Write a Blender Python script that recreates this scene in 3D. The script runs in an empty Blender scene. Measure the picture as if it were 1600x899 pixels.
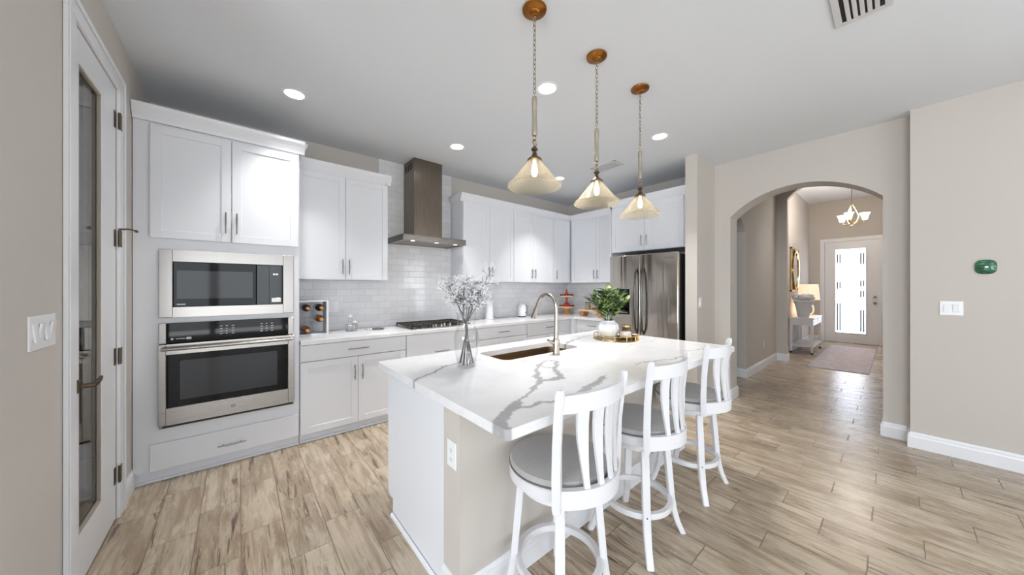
import bpy, bmesh, math, random
import numpy as np
from mathutils import Vector, Matrix, Euler
PI = math.pi
random.seed(7)
SC = bpy.context.scene
COL = SC.collection

# ------------------------------------------------------------------ camera, world, light, exposure
cam_d = bpy.data.cameras.new('camera')
cam_d.sensor_fit = 'HORIZONTAL'
cam_d.sensor_width = 36.0
cam_d.lens = 36.0 * 506.0 / 1600.0
cam_d.clip_start = 0.02
cam_o = bpy.data.objects.new('camera', cam_d)
COL.objects.link(cam_o)
cam_o.location = (0, 0, 1.40)
cam_o.rotation_euler = (PI / 2, 0, -math.radians(40.2))
SC.camera = cam_o
SC.view_settings.view_transform = 'Standard'
SC.view_settings.look = 'None'
SC.view_settings.gamma = 1.0
SC.view_settings.use_curve_mapping = False
SC.view_settings.exposure = 0.19

WORLD_STRENGTH = 1.1
WINDOW_W = 22.0        # daylight through each rear patio door
CAN_W = 9.5
w = bpy.data.worlds.new('daylight')
SC.world = w
w.use_nodes = True
wn = w.node_tree.nodes
bg = wn['Background']
tcw = wn.new('ShaderNodeTexCoord')
sep = wn.new('ShaderNodeSeparateXYZ')
w.node_tree.links.new(tcw.outputs['Generated'], sep.inputs[0])
rampw = wn.new('ShaderNodeValToRGB')
rampw.color_ramp.elements[0].position = 0.46
rampw.color_ramp.elements[0].color = (0.60, 0.60, 0.57, 1)
rampw.color_ramp.elements[1].position = 0.56
rampw.color_ramp.elements[1].color = (0.90, 0.95, 1.0, 1)
mr = wn.new('ShaderNodeMath'); mr.operation = 'MULTIPLY_ADD'
mr.inputs[1].default_value = 0.5; mr.inputs[2].default_value = 0.5
w.node_tree.links.new(sep.outputs['Z'], mr.inputs[0])
w.node_tree.links.new(mr.outputs[0], rampw.inputs[0])
w.node_tree.links.new(rampw.outputs[0], bg.inputs['Color'])
bg.inputs['Strength'].default_value = WORLD_STRENGTH


def area(name, loc, rot, sx, sy, power, color=(1, 1, 1)):
    l = bpy.data.lights.new(name, 'AREA')
    l.shape = 'RECTANGLE'; l.size = sx; l.size_y = sy
    l.energy = power; l.color = color
    o = bpy.data.objects.new(name, l); COL.objects.link(o)
    o.location = loc; o.rotation_euler = rot
    return o


for x in (-3.0, -1.35, 0.3, 1.95, 3.6):
    area('patio_daylight', (x, -5.62, 1.35), (PI / 2, 0, 0), 1.45, 2.2, WINDOW_W * (0.35 if x > 1 else 1.3), (0.86, 0.93, 1.0))
area('west_window_daylight', (-4.75, -1.6, 1.5), (PI / 2, 0, -PI / 2), 3.0, 1.7, 235.0, (0.86, 0.93, 1.0))
area('east_window_fill', (4.95, -2.9, 1.5), (PI / 2, 0, PI / 2), 2.6, 1.7, 85.0, (0.86, 0.93, 1.0))  # fill lamp at an added, unseen window, brightens the pantry door wall
area('patio_bounce_fill', (-0.6, -6.7, 0.03), (PI, 0, 0), 8.0, 1.9, 380.0, (0.95, 0.975, 1.0))  # uplight added to lift the ceiling, standing in for bounce off the patio
area('porch_daylight', (12.15, 0.72, 1.35), (0, PI / 2, 0), 2.3, 1.1, 50.0, (0.93, 0.96, 1))

# ------------------------------------------------------------------ materials


def lin(c):
    c = c / 255.0
    return c / 12.92 if c <= 0.04045 else ((c + 0.055) / 1.055) ** 2.4


def rgb(r, g, b):
    return (lin(r), lin(g), lin(b), 1)


class NT:
    def __init__(s, name):
        s.m = bpy.data.materials.new(name); s.m.use_nodes = True
        s.n = s.m.node_tree.nodes; s.l = s.m.node_tree.links
        s.b = s.n['Principled BSDF']; s.out = s.n['Material Output']

    def set(s, **k):
        for a, v in k.items():
            a = a.replace('_', ' ')
            s.b.inputs[a].default_value = v
        return s

    def new(s, t, **k):
        nd = s.n.new(t)
        for a, v in k.items():
            setattr(nd, a, v)
        return nd

    def con(s, a, b):
        s.l.new(a, b)

    def math(s, op, a, b=None, c=None):
        nd = s.n.new('ShaderNodeMath'); nd.operation = op
        for i, v in enumerate((a, b, c)):
            if v is None: continue
            if isinstance(v, (int, float)): nd.inputs[i].default_value = v
            else: s.l.new(v, nd.inputs[i])
        return nd.outputs[0]

    def mix(s, fac, a, b, blend='MIX'):
        nd = s.n.new('ShaderNodeMix'); nd.data_type = 'RGBA'; nd.blend_type = blend
        for sock, v in ((nd.inputs[0], fac), (nd.inputs[6], a), (nd.inputs[7], b)):
            if isinstance(v, (int, float, tuple)): sock.default_value = v
            else: s.l.new(v, sock)
        return nd.outputs[2]

    def noise(s, vec, scale, detail=3, rough=0.5, dist=0.0):
        nd = s.n.new('ShaderNodeTexNoise')
        nd.inputs['Scale'].default_value = scale; nd.inputs['Detail'].default_value = detail
        nd.inputs['Roughness'].default_value = rough; nd.inputs['Distortion'].default_value = dist
        if vec is not None: s.l.new(vec, nd.inputs['Vector'])
        return nd

    def ramp(s, v, stops):
        nd = s.n.new('ShaderNodeValToRGB')
        e = nd.color_ramp.elements
        while len(e) < len(stops): e.new(0.5)
        for el, (p, c) in zip(e, stops):
            el.position = p; el.color = c if isinstance(c, tuple) else (c, c, c, 1)
        s.l.new(v, nd.inputs[0])
        return nd.outputs[0]

    def obj(s):
        return s.n.new('ShaderNodeTexCoord').outputs['Object']

    def pos(s):
        return s.n.new('ShaderNodeNewGeometry').outputs['Position']

    def mapv(s, vec, scale=(1, 1, 1), loc=(0, 0, 0), rot=(0, 0, 0)):
        nd = s.n.new('ShaderNodeMapping')
        nd.inputs['Scale'].default_value = scale; nd.inputs['Location'].default_value = loc
        nd.inputs['Rotation'].default_value = rot
        s.l.new(vec, nd.inputs['Vector'])
        return nd.outputs[0]

    def bump(s, h, strength=0.2, dist=0.01):
        nd = s.n.new('ShaderNodeBump')
        nd.inputs['Strength'].default_value = strength; nd.inputs['Distance'].default_value = dist
        s.l.new(h, nd.inputs['Height']); s.l.new(nd.outputs[0], s.b.inputs['Normal'])


def simple(name, col, rough=0.5, metal=0.0, var=0.03, scale=8.0, bump=0.0, **k):
    t = NT(name)
    t.set(Roughness=rough, Metallic=metal, **k)
    n = t.noise(t.obj(), scale, 3)
    c2 = tuple(min(1, v * (1 + var)) for v in col[:3]) + (1,)
    c1 = tuple(v * (1 - var) for v in col[:3]) + (1,)
    t.con(t.mix(n.outputs[0], c1, c2), t.b.inputs['Base Color'])
    if bump: t.bump(n.outputs[0], bump, 0.002)
    return t.m


M = {}
M['wall'] = simple('greige_paint', rgb(200, 194, 187), 0.75, var=0.025, scale=1.2)
M['ceil'] = simple('ceiling_paint', rgb(222, 226, 231), 0.85, var=0.01, scale=2)
M['trim'] = simple('white_trim', rgb(232, 233, 236), 0.35, var=0.01)
M['cab'] = simple('white_cabinet', rgb(229, 231, 236), 0.38, var=0.01, scale=2)
M['stoolw'] = simple('white_stool_paint', rgb(224, 224, 227), 0.30, var=0.01)
M['dark'] = simple('dark_gap', rgb(22, 22, 23), 0.6)
M['black_gloss'] = simple('black_glass', rgb(7, 7, 8), 0.04, var=0.0, **{'Specular_IOR_Level': 0.22})
M['grey_gloss'] = simple('smoked_glass', rgb(50, 52, 55), 0.05, var=0.0, **{'Specular_IOR_Level': 0.35})
M['nickel'] = simple('brushed_nickel', rgb(150, 148, 146), 0.32, 1.0, scale=40)
M['fnickel'] = simple('faucet_nickel', rgb(178, 170, 160), 0.26, 1.0, scale=40)
M['bronze'] = simple('antique_bronze', rgb(112, 98, 80), 0.35, 1.0)
M['brass'] = simple('antique_brass', rgb(150, 98, 44), 0.28, 1.0, var=0.1, scale=20)
M['abrass'] = simple('aged_brass_chain', rgb(150, 134, 106), 0.33, 1.0)
M['gold'] = simple('polished_gold', rgb(200, 172, 116), 0.18, 1.0)
M['rope'] = simple('wrapped_silver_rod', rgb(160, 152, 136), 0.5, 0.5, bump=0.5, scale=60)
M['cushion'] = simple('grey_seat_fabric', rgb(172, 169, 168), 0.85, var=0.12, scale=90, bump=0.3, **{'Sheen_Weight': 0.3})
M['piping'] = simple('grey_piping', rgb(96, 96, 100), 0.7)
M['bulb'] = None
M['iron'] = simple('cast_iron', rgb(48, 42, 38), 0.6, 0.2)
M['white_ceramic'] = simple('white_ceramic', rgb(236, 236, 240), 0.35, var=0.01)
M['plastic'] = simple('white_plastic', rgb(235, 236, 238), 0.35, var=0.005)
M['slot'] = simple('outlet_slot', rgb(120, 120, 122), 0.6)
M['paper'] = simple('paper_white', rgb(238, 238, 238), 0.9, var=0.02, scale=60, bump=0.2)
M['redwood'] = simple('red_lacquer', rgb(176, 58, 26), 0.4, var=0.25, scale=14)
M['wood'] = simple('honey_wood', rgb(190, 140, 92), 0.5, var=0.2, scale=16)
M['palewood'] = simple('pale_wood_rim', rgb(226, 190, 150), 0.5, var=0.08, scale=16)
M['darkberry'] = simple('dark_berry', rgb(46, 20, 18), 0.5)
M['amber'] = simple('amber_bottle', rgb(120, 66, 18), 0.12, var=0.2, scale=20)
M['bottle'] = simple('dark_bottle', rgb(38, 20, 14), 0.1, var=0.2)
M['cork'] = simple('cork_cap', rgb(206, 150, 92), 0.5)
M['soil'] = simple('soil', rgb(60, 46, 34), 0.9)
M['grey_stone'] = simple('grey_stone', rgb(214, 215, 218), 0.8, var=0.12, scale=40, bump=0.4)
M['lampbase'] = simple('lamp_base_white', rgb(236, 236, 236), 0.3)
M['candle'] = simple('candle_wax', rgb(240, 226, 208), 0.5, var=0.02)
M['rubber'] = simple('black_rubber', rgb(30, 30, 30), 0.6)
M['mirror'] = simple('mirror_glass', rgb(225, 222, 215), 0.03, 1.0, var=0.0)
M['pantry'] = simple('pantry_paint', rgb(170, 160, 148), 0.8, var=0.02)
M['stem'] = simple('grey_stem', rgb(98, 96, 93), 0.7)
M['blossom'] = simple('white_blossom', rgb(226, 226, 229), 0.8, var=0.15, scale=60)
M['tinsteel'] = simple('vent_white', rgb(205, 205, 206), 0.5)
M['text'] = simple('display_print', rgb(200, 205, 210), 0.5)
M['hoodfilter'] = simple('hood_filter_mesh', rgb(150, 146, 140), 0.45, 1.0)


def emis(name, col, s):
    t = NT(name); t.set(Roughness=0.5)
    t.b.inputs['Base Color'].default_value = col
    t.b.inputs['Emission Color'].default_value = col
    t.b.inputs['Emission Strength'].default_value = s
    return t.m


M['bulb'] = emis('warm_bulb', (1.0, 0.86, 0.62, 1), 5.0)
M['lens'] = emis('downlight_lens', (1.0, 0.98, 0.95, 1), 3.0)
M['hoodled'] = emis('hood_led', (1.0, 0.96, 0.9, 1), 4.0)
M['shade_lit'] = emis('lit_lamp_shade', (1.0, 0.80, 0.60, 1), 0.55)
M['chshade'] = emis('lit_chandelier_glass', (1.0, 0.95, 0.84, 1), 1.0)
M['clock'] = emis('clock_digits', (0.8, 0.9, 1.0, 1), 0.8)


def steel_mat(name, col, rough, axis, var=0.10, wave=0.0):
    t = NT(name)
    t.set(Metallic=1.0, Roughness=rough)
    sc = {'x': (1.2, 160, 160), 'z': (120, 120, 1.0)}[axis]
    n = t.noise(t.mapv(t.obj(), sc), 2.0, 4, 0.6)
    c1 = tuple(v * (1 - var) for v in col[:3]) + (1,)
    t.con(t.mix(n.outputs[0], c1, col), t.b.inputs['Base Color'])
    r = t.math('MULTIPLY_ADD', n.outputs[0], 0.10, rough - 0.05)
    t.con(r, t.b.inputs['Roughness'])
    if wave:
        wv = t.noise(t.mapv(t.obj(), (7.0, 1.0, 0.35)), 1.0, 2, 0.5, 0.3)
        t.bump(wv.outputs[0], 1.0, wave)
    else:
        t.bump(n.outputs[0], 0.05, 0.001)
    return t.m


M['steel'] = steel_mat('brushed_steel', rgb(172, 168, 164), 0.26, 'x')
M['fridge'] = steel_mat('fridge_steel', rgb(196, 189, 180), 0.17, 'z', 0.10, 0.012)
M['handle_steel'] = simple('dark_handle_steel', rgb(96, 94, 92), 0.22, 1.0)
M['hood'] = steel_mat('hood_steel', rgb(128, 118, 107), 0.28, 'z')
M['hoodx'] = steel_mat('hood_canopy_steel', rgb(150, 144, 138), 0.28, 'x')
M['sink'] = steel_mat('sink_steel', rgb(176, 152, 122), 0.30, 'x')


def glass(name, tint=(1, 1, 1, 1), rough=0.0, base=0.03, edge=0.45):
    """thin clear glass: see-through, with a mirror-like coat that strengthens at glancing angles"""
    t = NT(name)
    tr = t.new('ShaderNodeBsdfTransparent'); tr.inputs[0].default_value = tint
    gl = t.new('ShaderNodeBsdfGlossy'); gl.inputs['Roughness'].default_value = rough
    lw = t.new('ShaderNodeLayerWeight'); lw.inputs[0].default_value = 0.5
    f = t.math('MULTIPLY_ADD', t.math('POWER', lw.outputs['Facing'], 4.0), edge, base)
    mx = t.new('ShaderNodeMixShader')
    t.con(f, mx.inputs[0]); t.con(tr.outputs[0], mx.inputs[1]); t.con(gl.outputs[0], mx.inputs[2])
    t.con(mx.outputs[0], t.out.inputs[0])
    return t.m


M['glass'] = glass('clear_glass', (0.95, 0.955, 0.96, 1), 0.02, 0.07, 0.8)
M['doorglass'] = glass('pantry_door_glass', (0.80, 0.78, 0.75, 1), 0.01, 0.10, 0.55)
M['patioglass'] = glass('patio_glass', (1, 1, 1, 1), 0.0, 0.02, 0.2)


def shade_glass():
    t = NT('ribbed_cream_glass')
    t.set(Roughness=0.12, IOR=1.5)
    t.b.inputs['Base Color'].default_value = rgb(226, 220, 208)
    t.b.inputs['Specular IOR Level'].default_value = 0.8
    trl = t.new('ShaderNodeBsdfTranslucent'); trl.inputs[0].default_value = rgb(240, 230, 212)
    tr = t.new('ShaderNodeBsdfTransparent'); tr.inputs[0].default_value = rgb(242, 238, 228)
    m1 = t.new('ShaderNodeMixShader'); m1.inputs[0].default_value = 0.18
    t.con(t.b.outputs[0], m1.inputs[1]); t.con(trl.outputs[0], m1.inputs[2])
    lw = t.new('ShaderNodeLayerWeight'); lw.inputs[0].default_value = 0.35
    f = t.math('MULTIPLY_ADD', lw.outputs['Facing'], 0.62, 0.03)
    m2 = t.new('ShaderNodeMixShader')
    t.con(f, m2.inputs[0]); t.con(tr.outputs[0], m2.inputs[1]); t.con(m1.outputs[0], m2.inputs[2])
    t.con(m2.outputs[0], t.out.inputs[0])
    return t.m


M['shadeglass'] = shade_glass()


def frosted():
    t = NT('frosted_entry_glass')
    trl = t.new('ShaderNodeBsdfTranslucent'); trl.inputs[0].default_value = (0.93, 0.95, 1.0, 1)
    tr = t.new('ShaderNodeBsdfTransparent'); tr.inputs[0].default_value = (0.9, 0.93, 1.0, 1)
    gl = t.new('ShaderNodeBsdfGlossy'); gl.inputs['Roughness'].default_value = 0.08
    m1 = t.new('ShaderNodeMixShader'); m1.inputs[0].default_value = 0.15
    t.con(trl.outputs[0], m1.inputs[1]); t.con(tr.outputs[0], m1.inputs[2])
    m2 = t.new('ShaderNodeMixShader'); m2.inputs[0].default_value = 0.06
    t.con(m1.outputs[0], m2.inputs[1]); t.con(gl.outputs[0], m2.inputs[2])
    t.con(m2.outputs[0], t.out.inputs[0])
    return t.m


M['frost'] = frosted()
M['bevelglass'] = simple('bevelled_clear_strip', rgb(70, 82, 92), 0.1, 0.0)


def floor_mat():
    t = NT('wood_look_plank_tile')
    P = t.pos()
    sp = t.new('ShaderNodeSeparateXYZ'); t.con(P, sp.inputs[0])
    u = t.math('MULTIPLY', t.math('ADD', sp.outputs['X'], -0.0115), 1 / 0.1925)
    k = t.math('FLOOR', u)
    v = t.math('MULTIPLY', t.math('SUBTRACT', t.math('ADD', sp.outputs['Y'], -2.39), t.math('MULTIPLY', k, 0.1917)), 1 / 0.575)
    kv = t.math('FLOOR', v)
    fu = t.math('FRACT', u); fv = t.math('FRACT', v)
    du = t.math('MULTIPLY', t.math('MINIMUM', fu, t.math('SUBTRACT', 1.0, fu)), 0.1925)
    dv = t.math('MULTIPLY', t.math('MINIMUM', fv, t.math('SUBTRACT', 1.0, fv)), 0.575)
    d = t.math('MINIMUM', du, dv)
    groutf = t.new('ShaderNodeMapRange'); groutf.interpolation_type = 'SMOOTHSTEP'
    t.con(d, groutf.inputs[0])
    groutf.inputs[1].default_value = 0.0012; groutf.inputs[2].default_value = 0.0032
    cell = t.new('ShaderNodeCombineXYZ'); t.con(k, cell.inputs[0]); t.con(kv, cell.inputs[1])
    wn_ = t.new('ShaderNodeTexWhiteNoise'); wn_.noise_dimensions = '3D'; t.con(cell.outputs[0], wn_.inputs['Vector'])
    off = t.new('ShaderNodeVectorMath'); off.operation = 'SCALE'; t.con(wn_.outputs['Color'], off.inputs[0]); off.inputs['Scale'].default_value = 37.0
    pv = t.new('ShaderNodeVectorMath'); pv.operation = 'ADD'; t.con(P, pv.inputs[0]); t.con(off.outputs[0], pv.inputs[1])
    vec = pv.outputs[0]
    grain = t.noise(t.mapv(vec, (14, 1.6, 1)), 1.6, 6, 0.66, 0.5)
    broad = t.noise(t.mapv(vec, (4.0, 1.5, 1)), 1.0, 4, 0.6, 0.8)
    fine = t.noise(t.mapv(vec, (110, 8, 1)), 1.0, 3, 0.6)
    streak = t.noise(t.mapv(vec, (26, 1.5, 1)), 1.0, 6, 0.78, 1.2)
    base = t.ramp(broad.outputs[0], [(0.30, rgb(150, 130, 108)), (0.44, rgb(178, 160, 137)), (0.62, rgb(194, 179, 158))])
    c = t.mix(t.math('MULTIPLY', t.ramp(grain.outputs[0], [(0.37, 1.0), (0.52, 0.0)]), 0.80), base, rgb(138, 112, 86))
    g2 = t.math('MULTIPLY', t.ramp(streak.outputs[0], [(0.405, 1.0), (0.45, 0.0)]), t.ramp(broad.outputs[0], [(0.46, 1.0), (0.60, 0.22)]))
    c = t.mix(g2, c, rgb(78, 58, 43))
    c = t.mix(t.math('MULTIPLY', fine.outputs[0], 0.20), c, rgb(230, 218, 202))
    tone = t.math('MULTIPLY_ADD', wn_.outputs['Value'], 0.14, 0.86)
    tcol = t.new('ShaderNodeCombineColor'); [t.con(tone, tcol.inputs[i]) for i in range(3)]
    c = t.mix(1.0, c, tcol.outputs[0], 'MULTIPLY')
    c = t.mix(groutf.outputs[0], rgb(122, 102, 82), c)
    t.con(c, t.b.inputs['Base Color'])
    t.set(IOR=1.5)
    r = t.math('MULTIPLY_ADD', grain.outputs[0], 0.14, 0.20)
    r = t.math('ADD', r, t.math('MULTIPLY', t.math('SUBTRACT', 1.0, groutf.outputs[0]), 0.35))
    t.con(r, t.b.inputs['Roughness'])
    bev = t.new('ShaderNodeMapRange'); bev.interpolation_type = 'SMOOTHSTEP'
    t.con(d, bev.inputs[0]); bev.inputs[1].default_value = 0.0; bev.inputs[2].default_value = 0.006
    h = t.math('ADD', bev.outputs[0], t.math('MULTIPLY', grain.outputs[0], 0.25))
    t.bump(h, 0.35, 0.0018)
    return t.m


M['floor'] = floor_mat()


def tile_mat():
    t = NT('white_subway_tile')
    P = t.pos()
    sp = t.new('ShaderNodeSeparateXYZ'); t.con(P, sp.inputs[0])
    gn = t.new('ShaderNodeNewGeometry'); ns = t.new('ShaderNodeSeparateXYZ'); t.con(gn.outputs['Normal'], ns.inputs[0])
    isx = t.math('GREATER_THAN', t.math('ABSOLUTE', ns.outputs['X']), 0.5)
    uu = t.math('ADD', t.math('MULTIPLY', sp.outputs['X'], t.math('SUBTRACT', 1.0, isx)), t.math('MULTIPLY', sp.outputs['Y'], isx))
    TW, TH = 0.152, 0.076
    r = t.math('FLOOR', t.math('MULTIPLY', t.math('ADD', sp.outputs['Z'], -0.925), 1 / TH))
    fr = t.math('FRACT', t.math('MULTIPLY', t.math('ADD', sp.outputs['Z'], -0.925), 1 / TH))
    u = t.math('ADD', t.math('MULTIPLY', uu, 1 / TW), t.math('MULTIPLY', r, 0.5))
    fu = t.math('FRACT', u)
    du = t.math('MULTIPLY', t.math('MINIMUM', fu, t.math('SUBTRACT', 1.0, fu)), TW)
    dv = t.math('MULTIPLY', t.math('MINIMUM', fr, t.math('SUBTRACT', 1.0, fr)), TH)
    d = t.math('MINIMUM', du, dv)
    mrg = t.new('ShaderNodeMapRange'); mrg.interpolation_type = 'SMOOTHSTEP'; t.con(d, mrg.inputs[0])
    mrg.inputs[1].default_value = 0.0006; mrg.inputs[2].default_value = 0.0022
    cell = t.new('ShaderNodeCombineXYZ'); t.con(t.math('FLOOR', u), cell.inputs[0]); t.con(r, cell.inputs[1])
    wn_ = t.new('ShaderNodeTexWhiteNoise'); t.con(cell.outputs[0], wn_.inputs['Vector'])
    tone = t.mix(wn_.outputs['Value'], rgb(222, 222, 224), rgb(232, 232, 234))
    t.con(t.mix(mrg.outputs[0], rgb(190, 190, 190), tone), t.b.inputs['Base Color'])
    t.con(t.math('MULTIPLY_ADD', mrg.outputs[0], -0.42, 0.5), t.b.inputs['Roughness'])
    bev = t.new('ShaderNodeMapRange'); bev.interpolation_type = 'SMOOTHSTEP'; t.con(d, bev.inputs[0])
    bev.inputs[1].default_value = 0.0; bev.inputs[2].default_value = 0.005
    wav = t.noise(P, 14, 2)
    t.bump(t.math('ADD', bev.outputs[0], t.math('MULTIPLY', wav.outputs[0], 0.5)), 0.3, 0.0015)
    return t.m


M['tile'] = tile_mat()


def quartz_mat():
    t = NT('veined_white_quartz')
    P = t.pos()
    at = t.new('ShaderNodeAttribute'); at.attribute_name = 'vein'
    n = t.noise(P, 3.0, 4, 0.6, 0.4)
    n2 = t.noise(P, 26.0, 3, 0.6)
    soft = t.ramp(n.outputs[0], [(0.42, rgb(236, 236, 238)), (0.66, rgb(226, 226, 229))])
    v = t.math('MULTIPLY', at.outputs['Fac'], t.math('MULTIPLY_ADD', n2.outputs[0], 0.5, 0.72))
    v = t.math('MINIMUM', v, 1.0)
    n3 = t.noise(P, 5.0, 5, 0.7, 1.2)
    thin = t.math('MULTIPLY', t.ramp(n3.outputs[0], [(0.492, 0.0), (0.5, 1.0), (0.508, 0.0)]), 0.16)
    c = t.mix(thin, soft, rgb(150, 150, 152))
    c = t.mix(v, c, rgb(166, 165, 167))
    t.con(c, t.b.inputs['Base Color'])
    t.set(Roughness=0.10, IOR=1.5)
    return t.m


M['quartz'] = quartz_mat()


def rug_mat():
    t = NT('lavender_grey_rug')
    P = t.pos()
    n = t.noise(P, 9, 5, 0.7, 0.5); n2 = t.noise(P, 60, 3)
    c = t.ramp(n.outputs[0], [(0.35, rgb(176, 168, 174)), (0.5, rgb(200, 192, 198)), (0.65, rgb(218, 212, 216))])
    c = t.mix(t.math('MULTIPLY', n2.outputs[0], 0.3), c, rgb(140, 134, 140))
    t.con(c, t.b.inputs['Base Color']); t.set(Roughness=0.95)
    t.bump(n2.outputs[0], 0.6, 0.004)
    return t.m


M['rug'] = rug_mat()


def leaf_mat():
    t = NT('glossy_green_leaf')
    n = t.noise(t.obj(), 18, 3)
    c = t.ramp(n.outputs[0], [(0.38, rgb(22, 42, 22)), (0.5, rgb(62, 92, 42)), (0.60, rgb(150, 170, 96))])
    t.con(c, t.b.inputs['Base Color']); t.set(Roughness=0.35)
    return t.m


M['leaf'] = leaf_mat()


def pebble_mat():
    t = NT('green_blue_art_glass')
    n = t.noise(t.mapv(t.obj(), (6, 10, 24)), 1.6, 3, 0.5, 2.0)
    c = t.ramp(n.outputs[0], [(0.3, rgb(8, 50, 18)), (0.44, rgb(24, 92, 30)), (0.54, rgb(20, 96, 96)), (0.66, rgb(90, 160, 90))])
    t.con(c, t.b.inputs['Base Color']); t.set(Roughness=0.08, Coat_Weight=1.0)
    return t.m


M['pebble'] = pebble_mat()

# ------------------------------------------------------------------ mesh helpers


class B:
    """collects shapes into one bmesh"""

    def __init__(s):
        s.bm = bmesh.new()

    def _xf(s, vs, mat):
        if mat is not None: bmesh.ops.transform(s.bm, matrix=mat, verts=vs)

    def box(s, x0, x1, y0, y1, z0, z1, bev=0.0, mat=None, seg=1):
        r = bmesh.ops.create_cube(s.bm, size=1.0)
        vs = r['verts']
        bmesh.ops.scale(s.bm, vec=(abs(x1 - x0), abs(y1 - y0), abs(z1 - z0)), verts=vs)
        bmesh.ops.translate(s.bm, vec=((x0 + x1) / 2, (y0 + y1) / 2, (z0 + z1) / 2), verts=vs)
        if bev > 0:
            es = list({e for v in vs for e in v.link_edges})
            rr = bmesh.ops.bevel(s.bm, geom=es, offset=bev, segments=seg, affect='EDGES', profile=0.5)
            vs = list({v for f in rr['faces'] for v in f.verts} | {v for v in vs if v.is_valid})
        s._xf(vs, mat)
        return s

    def lathe(s, prof, n=32, mat=None, sx=1.0, sy=1.0, closed=False, ribs=0, rib_amp=0.0):
        rings = []
        for (r, z) in prof:
            if r < 1e-6:
                rings.append([s.bm.verts.new((0, 0, z))])
            else:
                ring = []
                for i in range(n):
                    a = 2 * PI * i / n
                    rr = r + (rib_amp * (1 if (i % 2) else -1) if ribs else 0)
                    ring.append(s.bm.verts.new((rr * math.cos(a) * sx, rr * math.sin(a) * sy, z)))
                rings.append(ring)
        prs = list(zip(rings[:-1], rings[1:]))
        if closed: prs.append((rings[-1], rings[0]))
        for a, b in prs:
            for i in range(n):
                j = (i + 1) % n
                if len(a) == 1 and len(b) == 1: continue
                if len(a) == 1: f = (a[0], b[i], b[j])
                elif len(b) == 1: f = (a[i], a[j], b[0])
                else: f = (a[i], a[j], b[j], b[i])
                try: s.bm.faces.new(f)
                except ValueError: pass
        s._xf([v for r in rings for v in r], mat)
        return s

    def cyl(s, p0, p1, r0, r1=None, n=16, cap=True):
        r1 = r0 if r1 is None else r1
        p0, p1 = Vector(p0), Vector(p1); d = p1 - p0; L = d.length
        q = Vector((0, 0, 1)).rotation_difference(d.normalized()).to_matrix().to_4x4()
        m = Matrix.Translation(p0) @ q
        prof = [(r0, 0), (r1, L)]
        if cap: prof = [(0, 0)] + prof + [(0, L)]
        return s.lathe(prof, n, m)

    def tube(s, pts, rad, n=10, cap=True, flat=None):
        """round (or flat=(w,h)) section swept along points"""
        pts = [Vector(p) for p in pts]
        N = len(pts); rads = rad if isinstance(rad, (list, tuple)) else [rad] * N
        prev = None; rings = []
        up = Vector((0, 0, 1))
        for i, p in enumerate(pts):
            t = (pts[min(i + 1, N - 1)] - pts[max(i - 1, 0)]).normalized()
            if prev is None:
                a = up if abs(t.dot(up)) < 0.9 else Vector((0, 1, 0))
                nx = t.cross(a).normalized()
            else:
                nx = (prev - t * prev.dot(t)).normalized()
            prev = nx; ny = t.cross(nx).normalized()
            ring = []
            for k in range(n):
                a = 2 * PI * k / n
                ring.append(s.bm.verts.new(p + (nx * math.cos(a) + ny * math.sin(a)) * rads[i]))
            rings.append(ring)
        for a, b in zip(rings[:-1], rings[1:]):
            for k in range(n):
                j = (k + 1) % n
                s.bm.faces.new((a[k], a[j], b[j], b[k]))
        if cap:
            s.bm.faces.new(rings[0][::-1]); s.bm.faces.new(rings[-1])
        return s

    def rings(s, rings, cap=True, closed=False):
        """skin a list of equal-length point loops"""
        R = [[s.bm.verts.new(p) for p in r] for r in rings]
        n = len(R[0])
        prs = list(zip(R[:-1], R[1:]))
        if closed: prs.append((R[-1], R[0]))
        for a, b in prs:
            for k in range(n):
                j = (k + 1) % n
                s.bm.faces.new((a[k], a[j], b[j], b[k]))
        if cap and not closed:
            s.bm.faces.new(R[0][::-1]); s.bm.faces.new(R[-1])
        return s

    def prism(s, poly, ax, a0, a1):
        """extrude a 2-D polygon along an axis; poly points are the other two coordinates in order"""
        def P(p, a):
            return {'x': (a, p[0], p[1]), 'y': (p[0], a, p[1]), 'z': (p[0], p[1], a)}[ax]
        v0 = [s.bm.verts.new(P(p, a0)) for p in poly]; v1 = [s.bm.verts.new(P(p, a1)) for p in poly]
        n = len(poly)
        for k in range(n):
            j = (k + 1) % n
            s.bm.faces.new((v0[k], v0[j], v1[j], v1[k]))
        s.bm.faces.new(v0[::-1]); s.bm.faces.new(v1)
        return s


def obj(name, b, mat, parent=None, loc=(0, 0, 0), rot=(0, 0, 0), smooth=False, label=None, kind=None):
    bm = b.bm
    bmesh.ops.recalc_face_normals(bm, faces=bm.faces)
    me = bpy.data.meshes.new(name)
    bm.to_mesh(me); bm.free()
    me.materials.append(M[mat] if isinstance(mat, str) else mat)
    if smooth:
        me.polygons.foreach_set('use_smooth', [True] * len(me.polygons))
        me.set_sharp_from_angle(angle=math.radians(smooth if smooth is not True else 40))
    o = bpy.data.objects.new(name, me); COL.objects.link(o)
    o.location = loc; o.rotation_euler = rot
    if parent is not None: o.parent = parent
    if label: o['label'] = label
    if kind: o['kind'] = kind
    return o


def thing(name, label, cat, loc=(0, 0, 0), rz=0.0, group=None):
    o = bpy.data.objects.new(name, None); COL.objects.link(o)
    o.empty_display_size = 0.1
    o.location = loc; o.rotation_euler = (0, 0, rz)
    o['label'] = label; o['category'] = cat
    if group: o['group'] = group
    return o


def tag(o, label, cat, group=None):
    o['label'] = label; o['category'] = cat
    if group: o['group'] = group
    return o


def copy_tree(o, parent=None):
    c = o.copy(); COL.objects.link(c)
    if parent is not None:
        c.parent = parent
    for ch in list(o.children):
        copy_tree(ch, c)
    return c


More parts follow.
